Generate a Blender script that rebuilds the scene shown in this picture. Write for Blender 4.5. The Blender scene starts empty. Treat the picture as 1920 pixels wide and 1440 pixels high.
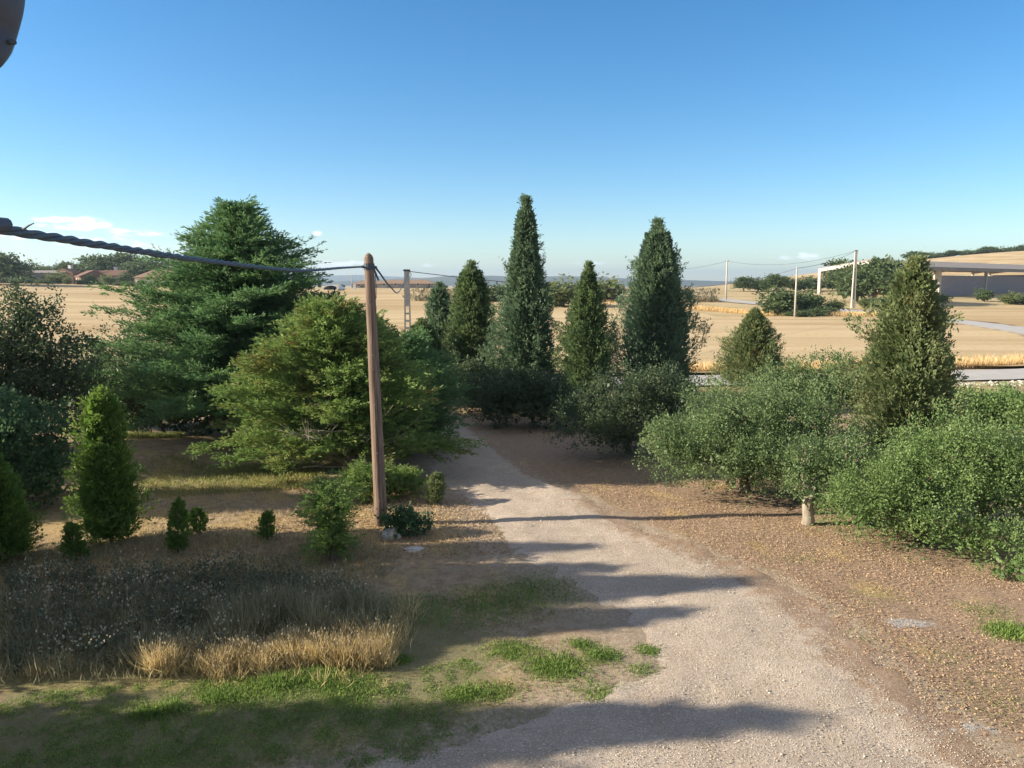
import bpy, math, random
import numpy as np
from mathutils import Vector, Matrix
R = math.radians
SC = bpy.context.scene
COL = SC.collection
# ------------------------------------------------------------------ camera
FPX, CAMH, PITCH = 1450.0, 5.5, 7.5
cam_d = bpy.data.cameras.new('camera'); cam = bpy.data.objects.new('camera', cam_d); COL.objects.link(cam)
cam_d.sensor_width = 36; cam_d.lens = 36*FPX/1920; cam_d.clip_start = 0.05; cam_d.clip_end = 30000
cam.location = (0, 0, CAMH); cam.rotation_euler = (R(90-PITCH), 0, 0)
SC.camera = cam
# ------------------------------------------------------------------ light
SUN_EL, SUN_AZ = 22.5, math.degrees(math.atan2(-9.6, -0.78))   # azimuth of the sun from +Y towards +X
sd = Vector((math.sin(R(SUN_AZ))*math.cos(R(SUN_EL)), math.cos(R(SUN_AZ))*math.cos(R(SUN_EL)), math.sin(R(SUN_EL))))
sun_d = bpy.data.lights.new('sun', 'SUN'); sun = bpy.data.objects.new('sun', sun_d); COL.objects.link(sun)
sun_d.energy = 5.0; sun_d.angle = R(0.6); sun_d.color = (1.0, 0.86, 0.66)
sun.rotation_euler = sd.to_track_quat('Z', 'Y').to_euler()
SC.view_settings.view_transform = 'Standard'; SC.view_settings.look = 'None'
SC.view_settings.gamma = 1; SC.view_settings.exposure = 1.08
SC.cycles.volume_bounces = 0; SC.cycles.max_bounces = 6; SC.cycles.transparent_max_bounces = 6

class NT:
    def __init__(s, tree): s.t = tree
    def n(s, typ, inputs=None, **kw):
        nd = s.t.nodes.new(typ)
        for k, v in kw.items(): setattr(nd, k, v)
        for k, v in (inputs or {}).items():
            i = nd.inputs[k]
            if isinstance(v, bpy.types.NodeSocket): s.t.links.new(v, i)
            else: i.default_value = v
        return nd
    def m(s, op, a, b=0.0, c=None):
        d = {0: a, 1: b}
        if c is not None: d[2] = c
        return s.n('ShaderNodeMath', d, operation=op).outputs[0]
    def mix(s, f, a, b):
        nd = s.t.nodes.new('ShaderNodeMix'); nd.data_type = 'RGBA'
        for i, v in ((0, f), (6, a), (7, b)):
            if isinstance(v, bpy.types.NodeSocket): s.t.links.new(v, nd.inputs[i])
            else: nd.inputs[i].default_value = v if i == 0 else (*v, 1)
        return nd.outputs[2]
    def link(s, a, b): s.t.links.new(a, b)

world = bpy.data.worlds.new('World'); SC.world = world; world.use_nodes = True
w = NT(world.node_tree); world.node_tree.nodes.clear()
sky = w.n('ShaderNodeTexSky', sky_type='NISHITA'); sky.sun_disc = False
sky.sun_elevation = R(SUN_EL); sky.sun_rotation = R(SUN_AZ)
sky.altitude = 800; sky.air_density = 1.0; sky.dust_density = 0.0; sky.ozone_density = 3.0
tc = w.n('ShaderNodeTexCoord'); sp = w.n('ShaderNodeSeparateXYZ', {0: tc.outputs['Generated']})
az = w.m('ARCTAN2', sp.outputs[0], sp.outputs[1]); el = sp.outputs[2]
cv = w.n('ShaderNodeCombineXYZ', {0: w.m('MULTIPLY', az, 16.0), 1: w.m('MULTIPLY', el, 52.0), 2: 3.1})
nz = w.n('ShaderNodeTexNoise', {'Vector': cv.outputs[0], 'Scale': 2.6, 'Detail': 7.0, 'Roughness': 0.6})
tot = None
for cx, cy, cw, ch, st in ((150, 433, 62, 13, 1.0), (255, 446, 66, 9, .8), (40, 452, 90, 12, .7), (230, 468, 240, 26, .5),
                           (602, 441, 13, 6, .75), (660, 442, 17, 5, .5), (640, 496, 75, 9, .8), (470, 490, 90, 10, .5), (810, 498, 60, 7, .5),
                           (1490, 484, 50, 9, .75), (1125, 494, 90, 6, .5), (1590, 452, 22, 5, .25), (1740, 480, 160, 12, .25)):
    a0 = math.atan((cx-960)/FPX); e0 = math.sin(math.atan((720-cy)/FPX)-R(PITCH))
    dx = w.m('MULTIPLY', w.m('SUBTRACT', az, a0), FPX/cw); dy = w.m('MULTIPLY', w.m('SUBTRACT', el, e0), FPX/ch)
    r2 = w.m('ADD', w.m('MULTIPLY', dx, dx), w.m('MULTIPLY', dy, dy))
    g = w.m('MULTIPLY', w.m('EXPONENT', w.m('MULTIPLY', r2, -1.0)), st)
    tot = g if tot is None else w.m('MAXIMUM', tot, g)
cl = w.n('ShaderNodeMapRange', {'Value': w.m('MULTIPLY', tot, w.m('SUBTRACT', w.m('MULTIPLY', nz.outputs[0], 2.6), 0.52)), 'From Min': 0.30, 'From Max': 0.62, 'To Max': 0.8})
cl.interpolation_type = 'SMOOTHSTEP'
hs = w.n('ShaderNodeHueSaturation', {'Color': sky.outputs[0], 'Saturation': 1.30, 'Hue': .4985})
# whitish veil added to the sky overhead and behind, unseen, to lift bluish shadows
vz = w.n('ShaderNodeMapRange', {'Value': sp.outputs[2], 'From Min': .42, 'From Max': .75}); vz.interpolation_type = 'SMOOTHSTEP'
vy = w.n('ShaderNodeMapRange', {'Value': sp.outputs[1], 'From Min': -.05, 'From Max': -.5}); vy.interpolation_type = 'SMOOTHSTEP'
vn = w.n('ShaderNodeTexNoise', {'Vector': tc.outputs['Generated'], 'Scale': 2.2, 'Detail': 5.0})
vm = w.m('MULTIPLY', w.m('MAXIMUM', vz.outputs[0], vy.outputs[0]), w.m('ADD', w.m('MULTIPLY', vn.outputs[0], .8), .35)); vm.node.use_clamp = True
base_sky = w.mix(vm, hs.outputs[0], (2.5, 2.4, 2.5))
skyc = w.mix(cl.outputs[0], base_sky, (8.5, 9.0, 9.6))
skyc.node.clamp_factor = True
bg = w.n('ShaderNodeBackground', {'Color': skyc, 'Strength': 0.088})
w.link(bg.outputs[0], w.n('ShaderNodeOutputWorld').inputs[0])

# ------------------------------------------------------------------ helpers
CP, SP = math.cos(R(PITCH)), math.sin(R(PITCH))
def at(px, py, Y):
    """the world point at distance Y in front of the house whose bearing is that of a photograph position"""
    u = (px-960)/FPX; v = (720-py)/FPX
    d = (u, CP+v*SP, -SP+v*CP)
    t = Y/d[1]
    return np.array((d[0]*t, Y, CAMH+d[2]*t))
def gp(px, py, z=0.0):
    u = (px-960)/FPX; v = (720-py)/FPX
    d = (u, CP+v*SP, -SP+v*CP); t = (z-CAMH)/d[2]
    return np.array((d[0]*t, d[1]*t))
def smooth(t): t = np.clip(t, 0, 1); return t*t*(3-2*t)
_r = np.random.RandomState(5)
_wv = [(_r.normal(size=3), _r.uniform(0, 6.28, 3)) for _ in range(14)]
def noise(x, y, z=0.0, s=1.0, seed=0):
    """cheap smooth noise in about -1..1"""
    o = 0
    for i in range(7):
        k, ph = _wv[(i+seed*3) % 14]; k2, p2 = _wv[(i*5+seed+2) % 14]
        q = s*(k[0]*x+k[1]*y+k[2]*z)*1.7+ph[0]+seed
        o = o+np.sin(q+1.3*np.sin(s*(k2[1]*x-k2[0]*y+k2[2]*z)*1.1+p2[1]))
    return o/3.2
def Zt(x, y):
    x = np.asarray(x, float); y = np.asarray(y, float)
    z = 3.0*smooth((y-100)/160)+2.5*smooth((-x-60)/120)*smooth((y-120)/120)
    z = z-15*smooth((y-330)/500)
    z = z+np.where(x > 60, (22.5*smooth((x-60)/257))*smooth((y-235)/220)*(1-smooth((y-560)/600)), 0)
    z = z+0.035*noise(x, y, 0, .55)*(y < 60)+0.5*smooth((y-20.5)/1.5)*smooth((-x-8.5)/2)*(1-smooth((y-23)/6))
    return z
def zt(x, y): return float(Zt(x, y))
def tag(o, label=None, cat=None, group=None, kind=None):
    if label: o['label'] = label
    if cat: o['category'] = cat
    if group: o['group'] = group
    if kind: o['kind'] = kind
    return o
def empty(name, loc, label, cat, group=None, rz=0.0):
    o = bpy.data.objects.new(name, None); COL.objects.link(o); o.location = loc; o.rotation_euler.z = rz
    o.empty_display_size = .2
    return tag(o, label, cat, group)
def mesh(name, V, F, mat, parent=None, attrs=None, smooth_=False, loc=None):
    """V (n,3); F (m,k) array of equal faces or a list of lists"""
    me = bpy.data.meshes.new(name); V = np.asarray(V, np.float32)
    if isinstance(F, np.ndarray):
        m, k = F.shape
        me.vertices.add(len(V)); me.vertices.foreach_set('co', V.ravel())
        me.loops.add(m*k); me.loops.foreach_set('vertex_index', F.astype(np.int32).ravel())
        me.polygons.add(m); me.polygons.foreach_set('loop_start', np.arange(0, m*k, k, dtype=np.int32))
        me.update(calc_edges=True)
    else:
        me.from_pydata(V.tolist(), [], F)
    for a, vals in (attrs or {}).items():
        at_ = me.attributes.new(a, 'FLOAT', 'POINT'); at_.data.foreach_set('value', np.asarray(vals, np.float32))
    if smooth_: me.polygons.foreach_set('use_smooth', np.ones(len(me.polygons), bool))
    me.materials.append(mat)
    o = bpy.data.objects.new(name, me); COL.objects.link(o)
    if parent: o.parent = parent
    if loc is not None: o.location = loc
    return o
class MB:
    def __init__(s): s.v = []; s.f = []; s.n = 0
    def add(s, V, F):
        V = np.asarray(V, float); s.v.append(V); s.f += [[i+s.n for i in f] for f in F]; s.n += len(V); return s
    def box(s, c, d, rz=0.0, taper=1.0):
        hx, hy, hz = d[0]/2, d[1]/2, d[2]/2
        P = []
        for z, k in ((-hz, 1), (hz, taper)):
            for x, y in ((-hx, -hy), (hx, -hy), (hx, hy), (-hx, hy)): P.append((x*k, y*k, z))
        P = np.array(P); cs, sn = math.cos(rz), math.sin(rz)
        P = np.c_[P[:, 0]*cs-P[:, 1]*sn, P[:, 0]*sn+P[:, 1]*cs, P[:, 2]]+np.array(c)
        return s.add(P, [[3, 2, 1, 0], [4, 5, 6, 7], [0, 1, 5, 4], [1, 2, 6, 5], [2, 3, 7, 6], [3, 0, 4, 7]])
    def beam(s, a, b, wd, hd):
        a = Vector(a); b = Vector(b); t = (b-a).normalized(); up = Vector((0, 0, 1))
        if abs(t.z) > .95: up = Vector((0, 1, 0))
        sx = t.cross(up).normalized(); uz = sx.cross(t)
        P = []
        for p in (a, b):
            for i, j in ((-1, -1), (1, -1), (1, 1), (-1, 1)): P.append(tuple(p+sx*wd/2*i+uz*hd/2*j))
        return s.add(P, [[0, 1, 2, 3], [7, 6, 5, 4], [0, 4, 5, 1], [1, 5, 6, 2], [2, 6, 7, 3], [3, 7, 4, 0]])
    def tube(s, pts, rad, n=8, cap=True):
        pts = np.asarray(pts, float); m = len(pts); rad = np.broadcast_to(np.asarray(rad, float), (m,))
        T = np.gradient(pts, axis=0); T /= np.linalg.norm(T, axis=1)[:, None]+1e-9
        up = np.array((0, 0, 1.)) if abs(T[0, 2]) < .9 else np.array((1., 0, 0))
        V = []
        for i in range(m):
            a = np.cross(T[i], up); a /= np.linalg.norm(a)+1e-9; up = np.cross(a, T[i])
            for k in range(n):
                th = 2*math.pi*k/n; V.append(pts[i]+rad[i]*(a*math.cos(th)+up*math.sin(th)))
        F = [[i*n+k, i*n+(k+1) % n, (i+1)*n+(k+1) % n, (i+1)*n+k] for i in range(m-1) for k in range(n)]
        if cap: F += [list(range(n))[::-1], [(m-1)*n+k for k in range(n)]]
        return s.add(V, F)
    def build(s, name, mat, parent=None, smooth_=False):
        return mesh(name, np.concatenate(s.v), s.f, mat, parent, smooth_=smooth_)

# ------------------------------------------------------------------ materials
def principled(name, col, rough=.85, noise_scale=None, col2=None, bump=0.0, spec=.3, detail=6, stretch=None, lo=.35, hi=.65):
    m = bpy.data.materials.new(name); m.use_nodes = True; t = NT(m.node_tree); b = m.node_tree.nodes['Principled BSDF']
    b.inputs['Roughness'].default_value = rough; b.inputs['Specular IOR Level'].default_value = spec
    b.inputs['Base Color'].default_value = (*col, 1)
    if noise_scale:
        g = t.n('ShaderNodeTexCoord').outputs['Object']
        if stretch: g = t.n('ShaderNodeMapping', {'Vector': g, 'Scale': stretch}).outputs[0]
        nn = t.n('ShaderNodeTexNoise', {'Vector': g, 'Scale': noise_scale, 'Detail': detail, 'Roughness': .65})
        mr = t.n('ShaderNodeMapRange', {'Value': nn.outputs[0], 'From Min': lo, 'From Max': hi})
        t.link(t.mix(mr.outputs[0], col, col2 or col), b.inputs['Base Color'])
        if bump:
            bp = t.n('ShaderNodeBump', {'Height': nn.outputs[0], 'Strength': bump, 'Distance': .02})
            t.link(bp.outputs[0], b.inputs['Normal'])
    return m
def foliage(name, c1, c2, c3=None, scale=1.2, trans=.38, brown=None, gloss=.25):
    """leaf material: two greens by the per-leaf value, drifting through the crown"""
    m = bpy.data.materials.new(name); m.use_nodes = True; t = NT(m.node_tree); b = m.node_tree.nodes['Principled BSDF']
    a = t.n('ShaderNodeAttribute', attribute_name='tint').outputs['Fac']
    g = t.n('ShaderNodeTexCoord').outputs['Object']
    nn = t.n('ShaderNodeTexNoise', {'Vector': g, 'Scale': scale, 'Detail': 4.0})
    f = t.m('ADD', t.m('MULTIPLY', a, .65), t.m('MULTIPLY', t.m('SUBTRACT', nn.outputs[0], .33), 1.2))
    f.node.use_clamp = True
    c = t.mix(f, tuple(x*1.95 for x in c1), tuple(x*1.88 for x in c2))
    if brown:
        n2 = t.n('ShaderNodeTexNoise', {'Vector': g, 'Scale': scale*.8, 'Detail': 3.0})
        k = t.n('ShaderNodeMapRange', {'Value': t.m('ADD', t.m('MULTIPLY', n2.outputs[0], .8), t.m('MULTIPLY', a, .25)), 'From Min': .6, 'From Max': .78, 'To Max': .85})
        c = t.mix(k.outputs[0], c, brown)
    t.link(c, b.inputs['Base Color']); b.inputs['Roughness'].default_value = .55; b.inputs['Specular IOR Level'].default_value = gloss
    tr = t.n('ShaderNodeBsdfTranslucent', {'Color': c})
    mx = t.n('ShaderNodeMixShader', {0: trans, 1: b.outputs[0], 2: tr.outputs[0]})
    t.link(mx.outputs[0], m.node_tree.nodes['Material Output'].inputs[0])
    return m
M = {}
M['cypress'] = foliage('cypress_leaves', (.040, .072, .032), (.115, .155, .065), scale=1.3)
M['cypress_blue'] = foliage('blue_cypress_leaves', (.042, .078, .050), (.115, .165, .092), scale=1.0)
M['cypress_olive'] = foliage('olive_cypress_leaves', (.056, .085, .034), (.155, .180, .082), scale=1.3, brown=(.15, .09, .035))
M['conifer_dark'] = foliage('dark_conifer_sprays', (.032, .080, .038), (.105, .180, .068), scale=.8)
M['conifer_light'] = foliage('light_conifer_sprays', (.052, .110, .030), (.165, .225, .068), scale=.9, brown=(.20, .12, .045))
M['conifer_young'] = foliage('young_conifer_sprays', (.035, .090, .018), (.130, .185, .038), scale=1.2)
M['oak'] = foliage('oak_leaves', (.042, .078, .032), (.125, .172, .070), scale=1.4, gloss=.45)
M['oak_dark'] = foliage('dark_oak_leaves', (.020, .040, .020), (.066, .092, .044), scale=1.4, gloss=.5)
M['oak_green'] = foliage('green_oak_leaves', (.045, .092, .028), (.135, .190, .066), scale=1.4, gloss=.4)
M['bush_teal'] = foliage('teal_bush_leaves', (.024, .055, .028), (.070, .125, .055), scale=1.5)
M['far'] = foliage('distant_leaves', (.035, .060, .028), (.085, .115, .050), scale=.35)
M['far_pale'] = foliage('distant_pale_leaves', (.075, .100, .040), (.130, .155, .065), scale=.35)
M['dead'] = principled('dead_twigs', (.32, .28, .23), noise_scale=8, col2=(.20, .16, .12))
M['bark'] = principled('bark', (.10, .075, .055), .95, 9, (.22, .18, .14), .6, stretch=(1, 1, .25))
M['bark_pale'] = principled('pale_bark', (.22, .19, .15), .95, 7, (.40, .36, .30), .5, stretch=(1, 1, .3))
M['pole_wood'] = principled('weathered_pole_wood', (.10, .065, .05), .9, 3.0, (.33, .25, .20), .9, stretch=(14, 14, .35))
M['concrete'] = principled('concrete', (.42, .40, .37), .9, 3, (.54, .51, .46), .1)
M['concrete_white'] = principled('white_precast', (.52, .50, .47), .85, 2, (.62, .60, .56))
M['cable'] = principled('cable_sheath', (.055, .075, .10), .5, 20, (.09, .115, .145))
M['metal_dark'] = principled('dark_fitting', (.06, .075, .10), .5, 12, (.085, .10, .13))
M['steel'] = principled('galvanised_steel', (.35, .36, .37), .5)
M['asphalt'] = principled('pale_asphalt', (.40, .39, .38), .9, 1.5, (.48, .47, .455), .1)
M['wall_cream'] = principled('cream_render', (.66, .58, .45), .9, 2, (.72, .64, .52))
M['wall_grey'] = principled('grey_block_wall', (.24, .24, .26), .9, 1.2, (.30, .29, .31))
M['wall_pink'] = principled('pink_render', (.55, .38, .30), .9, 2, (.62, .45, .37))
M['roof_red'] = principled('red_roof_tiles', (.16, .09, .07), .9, 2.5, (.23, .14, .10))
M['roof_brown'] = principled('brown_roof_tiles', (.24, .16, .12), .9, 2.5, (.32, .23, .17))
M['roof_grey'] = principled('fibre_cement_roof', (.24, .22, .21), .9, .6, (.31, .285, .27))
M['window'] = principled('window_glass', (.05, .055, .06), .2, spec=.5)
M['white'] = principled('white_paint', (.75, .74, .71), .7, 3, (.80, .79, .76))
M['rock'] = principled('pale_stone', (.42, .40, .36), .95, 6, (.60, .57, .52), .6)
M['gravel'] = foliage('gravel_stones', (.13, .115, .10), (.42, .38, .31), scale=20, trans=.001)
M['hills'] = principled('wooded_hills', (.045, .060, .048), 1.0, .004, (.085, .095, .07))
M['dry_grass'] = foliage('dry_golden_grass', (.24, .185, .09), (.41, .34, .19), scale=1.5, trans=.35)
M['dry_weeds'] = foliage('dry_brown_weeds', (.085, .088, .052), (.26, .235, .145), scale=1.5, trans=.3)
M['green_grass'] = foliage('green_grass_blades', (.045, .095, .018), (.165, .225, .062), scale=2.0, trans=.35)
M['verge'] = foliage('straw_green_grass', (.07, .10, .03), (.25, .26, .10), scale=1.2)
M['litter'] = foliage('dead_leaves', (.13, .085, .052), (.32, .24, .155), scale=3.0, trans=.1)
M['stalks'] = foliage('wheat_stalks', (.34, .245, .125), (.46, .36, .20), scale=.5)
M['seed'] = foliage('pale_seed_heads', (.22, .19, .13), (.42, .38, .29), scale=3.0)
M['weed_grey'] = foliage('grey_green_weeds', (.045, .058, .036), (.125, .135, .090), scale=2.0)

def ground_mat(name, base):
    """dry soil with litter, green weeds, pale gravel; the masks are attributes of the surface"""
    m = bpy.data.materials.new(name); m.use_nodes = True; t = NT(m.node_tree); b = m.node_tree.nodes['Principled BSDF']
    b.inputs['Roughness'].default_value = .95; b.inputs['Specular IOR Level'].default_value = .15
    g = t.n('ShaderNodeTexCoord').outputs['Object']
    def N(s, d=6.0, r=.6): return t.n('ShaderNodeTexNoise', {'Vector': g, 'Scale': s, 'Detail': d, 'Roughness': r}).outputs[0]
    def MR(v, a, c, hi=1.0): 
        q = t.n('ShaderNodeMapRange', {'Value': v, 'From Min': a, 'From Max': c, 'To Max': hi}); q.interpolation_type = 'SMOOTHSTEP'; return q.outputs[0]
    def A(n): return t.n('ShaderNodeAttribute', attribute_name=n).outputs['Fac']
    n1, n2, n3, n4 = N(.7), N(4.0), N(17.0, 8.0, .75), N(60.0, 4.0, .7)
    if base == 'soil':
        c = t.mix(MR(n2, .35, .65), (.33, .25, .165), (.47, .375, .26))
        c = t.mix(MR(n3, .42, .68, .7), c, (.20, .145, .095))
        lm = MR(t.m('ADD', A('litter'), t.m('ADD', t.m('MULTIPLY', t.m('SUBTRACT', n2, .5), 1.4), t.m('MULTIPLY', t.m('SUBTRACT', n1, .5), 1.6))), .35, .75)
        lc = t.mix(MR(n3, .38, .6), (.25, .17, .12), (.43, .32, .23))
        c = t.mix(t.m('MULTIPLY', lm, .9), c, lc)
        dg = MR(t.m('ADD', A('straw'), t.m('MULTIPLY', t.m('SUBTRACT', n2, .5), 1.0)), .35, .7)
        c = t.mix(t.m('MULTIPLY', dg, .9), c, t.mix(MR(n3, .36, .62), (.30, .21, .10), (.56, .43, .23)))
        gm = MR(t.m('ADD', A('green'), t.m('ADD', t.m('MULTIPLY', t.m('SUBTRACT', n2, .5), 1.5), t.m('MULTIPLY', t.m('SUBTRACT', n3, .5), .9))), .45, .68)
        c = t.mix(t.m('MULTIPLY', gm, .6), c, t.mix(MR(n3, .35, .65), (.06, .095, .035), (.19, .22, .09)))
        sm = MR(t.m('ADD', A('sand'), t.m('MULTIPLY', t.m('SUBTRACT', n2, .5), 1.2)), .35, .9)
        sc_ = t.mix(MR(n3, .40, .66), (.31, .25, .19), (.52, .44, .345))
        c = t.mix(t.m('MULTIPLY', sm, .85), c, sc_)
        far = A('dryfar')
        c = t.mix(far, c, t.mix(MR(N(.05), .4, .6), (.42, .33, .18), (.52, .42, .25)))
        gv = MR(t.m('ADD', A('gravel'), t.m('MULTIPLY', t.m('SUBTRACT', n2, .5), .9)), .4, .7)
        c = t.mix(gv, c, t.mix(MR(n4, .35, .65), (.30, .29, .28), (.56, .54, .52)))
    else:
        c = t.mix(MR(n1, .3, .7), (.47, .39, .325), (.60, .515, .43))
        c = t.mix(MR(n3, .45, .72, .55), c, (.30, .255, .205))
        c = t.mix(MR(n4, .50, .66, .75), c, (.20, .17, .145))
        c = t.mix(MR(N(1.9, 5.0), .50, .62, .45), c, (.40, .33, .25))
        c = t.mix(MR(N(33.0, 5.0, .7), .54, .64, .9), c, (.74, .70, .62))
        lm = MR(t.m('ADD', A('litter'), t.m('MULTIPLY', t.m('SUBTRACT', n2, .5), 1.3)), .4, .8)
        c = t.mix(t.m('MULTIPLY', lm, .75), c, t.mix(MR(n3, .38, .6), (.24, .14, .085), (.40, .28, .18)))
    t.link(c, b.inputs['Base Color'])
    h = t.m('ADD', t.m('MULTIPLY', n3, .6), t.m('MULTIPLY', n4, .5))
    t.link(t.n('ShaderNodeBump', {'Height': h, 'Strength': 1.0, 'Distance': .045}).outputs[0], b.inputs['Normal'])
    return m
M['soil'] = ground_mat('dry_soil', 'soil'); M['drive'] = ground_mat('gravel_drive', 'drive')
def field_mat():
    m = bpy.data.materials.new('ripe_wheat'); m.use_nodes = True; t = NT(m.node_tree); b = m.node_tree.nodes['Principled BSDF']
    b.inputs['Roughness'].default_value = 1; b.inputs['Specular IOR Level'].default_value = .05
    g = t.n('ShaderNodeTexCoord').outputs['Object']
    def N(s, sc, d=5.0):
        v = t.n('ShaderNodeMapping', {'Vector': g, 'Scale': sc}).outputs[0]
        return t.n('ShaderNodeTexNoise', {'Vector': v, 'Scale': s, 'Detail': d, 'Roughness': .6}).outputs[0]
    def MR(v, a, c, hi=1.0):
        q = t.n('ShaderNodeMapRange', {'Value': v, 'From Min': a, 'From Max': c, 'To Max': hi}); q.interpolation_type = 'SMOOTHSTEP'; return q.outputs[0]
    c = t.mix(MR(N(1.0, (.012, .09, 1)), .38, .62), (.42, .315, .18), (.53, .42, .26))
    c = t.mix(MR(N(1.0, (.010, .10, 1), 3.0), .50, .60, .75), c, (.62, .50, .32))
    c = t.mix(MR(N(2.5, (1, 1, 1)), .45, .75, .5), c, (.36, .24, .11))
    c = t.mix(MR(N(9.0, (1, 1, 1)), .5, .7, .5), c, (.60, .47, .28))
    t.link(c, b.inputs['Base Color'])
    t.link(t.n('ShaderNodeBump', {'Height': N(9.0, (1, 1, 1)), 'Strength': .5, 'Distance': .1}).outputs[0], b.inputs['Normal'])
    return m
M['wheat'] = field_mat()

# ------------------------------------------------------------------ ground
def axis(lo, a, b, hi, step, grow):
    mid = np.arange(a, b+step/2, step); up = []; s = step; v = mid[-1]
    while v < hi: s *= grow; v += s; up.append(v)
    dn = []; s = step; v = mid[0]
    while v > lo: s *= grow; v -= s; dn.append(v)
    return np.array(dn[::-1]+list(mid)+up)
def grid_mesh(name, X, Y, Z, mat, attrs=None, keep=None):
    ny, nx = X.shape; V = np.c_[X.ravel(), Y.ravel(), Z.ravel()]
    idx = np.arange(nx*ny).reshape(ny, nx)
    F = np.stack([idx[:-1, :-1], idx[:-1, 1:], idx[1:, 1:], idx[1:, :-1]], -1).reshape(-1, 4)
    if keep is not None:
        k = keep.ravel(); F = F[k[F].any(axis=1)]
        used = np.unique(F); mp = -np.ones(len(V), int); mp[used] = np.arange(len(used)); V = V[used]; F = mp[F]
        attrs = {a: v.ravel()[used] for a, v in (attrs or {}).items()}
    else: attrs = {a: v.ravel() for a, v in (attrs or {}).items()}
    return mesh(name, V, F, mat, attrs=attrs, smooth_=True)
# driveway edges traced on the ground
LE = np.array([gp(*p) for p in ((700, 1440), (880, 1385), (1130, 1310), (1265, 1250), (1215, 1180), (1150, 1135), (1050, 1080), (965, 1030), (925, 975), (870, 925), (818, 885), (815, 830), (800, 785))])
RE = np.array([gp(*p) for p in ((1900, 1440), (1790, 1350), (1650, 1250), (1570, 1165), (1440, 1085), (1300, 1030), (1195, 985), (1110, 935), (1000, 890), (955, 855), (905, 815), (860, 785))])
LE = np.vstack([[-1.5, 4.], LE, [-9, 43.5], [-12, 48]]); RE = np.vstack([[8.5, 4.], RE, [-4.5, 43.5], [-4, 48]])
def drive_d(x, y):
    """signed distance-like: >0 inside the driveway"""
    l = np.interp(y, LE[:, 1], LE[:, 0]); r = np.interp(y, RE[:, 1], RE[:, 0])
    return np.minimum(x-l, r-x)
def masks(X, Y):
    d = drive_d(X, Y); rt = X > np.interp(Y, RE[:, 1], RE[:, 0])
    n1 = noise(X, Y, 0, .8, 1); n2 = noise(X, Y, 0, 2.2, 2)
    near = 1-smooth((Y-40)/8)
    lit = np.where(rt, smooth(1.15-np.abs(-d-1.8)/5.5)*smooth((-d+.15)/.9), 0)*near
    lit = np.maximum(lit, np.where(rt, 0, .40*smooth((Y-15)/3)*(X > -6)))*near
    green = .42+.35*n1-.5*smooth((Y-15)/4)
    green = np.where(rt, .10+.22*n1, green)
    green = np.where((~rt) & (Y < 13), .82+.3*n1-.75*smooth((X+1.3)/2.5), green)
    green = np.where((Y > 19) & (X < -4), .18+.25*n1, green)*near
    straw = np.where(rt, .2+.3*n2, np.where(Y > 18.3, .15, .35)+.35*n2+.25*smooth((Y-14)/3))*near
    straw = np.where((X < -3) & (Y > 9.8) & (Y < 15), .8, straw)
    sand = smooth(1-(-d)/np.where(rt, np.where(Y > 18, .25, .9), 2.6))*near
    gx, gy = gp(1705, 1170); grav = .8*np.exp(-(((X-gx)/.75)**2+((Y-gy)/.28)**2))*(.75+.6*n2)
    gx, gy = gp(1760, 1365); grav = grav+.9*np.exp(-(((X-gx)/.9)**2+((Y-gy)/.22)**2)) 
    return dict(litter=lit, green=green, straw=straw, gravel=grav, sand=sand, dryfar=smooth((Y-38)/8))
xs = axis(-9000, -15, 13, 9000, .13, 1.055); ys = axis(-400, 6.5, 26, 9000, .13, 1.035)
GX, GY = np.meshgrid(xs, ys)
GZ = Zt(GX, GY)
dd = drive_d(GX, GY); nearm = (GY < 44)
GZ = GZ+np.where(nearm, .012*noise(GX, GY, 0, 5.5, 3), 0)
tag(grid_mesh('ground', GX, GY, GZ, M['soil'], masks(GX, GY)), 'dry soil ground with fallen leaves and weed patches around the drive', 'ground', kind='structure')
dx_ = np.arange(-14, 12, .11); dy_ = np.r_[np.arange(4.0, 26, .11), np.arange(26.3, 44.0, .3)]
DX, DY = np.meshgrid(dx_, dy_); dd = drive_d(DX, DY)
off = .045*np.clip(dd/.55, -1, 1)+.016*noise(DX, DY, 0, 3.2, 4)+.009*noise(DX, DY, 0, 10, 5)+.004
edge = np.where(DX > 0.5*(np.interp(DY, LE[:, 1], LE[:, 0])+np.interp(DY, RE[:, 1], RE[:, 0])), 1, .35)
dz = Zt(DX, DY)+np.clip(off, -.08, .05)
tag(grid_mesh('driveway', DX, DY, dz, M['drive'], dict(litter=edge*smooth(1-dd/np.where(DY > 19, .8, 1.9))*.85), keep=(dd > -.9)), 'pale gravel driveway curving away between the trees', 'driveway', kind='structure')

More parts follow.
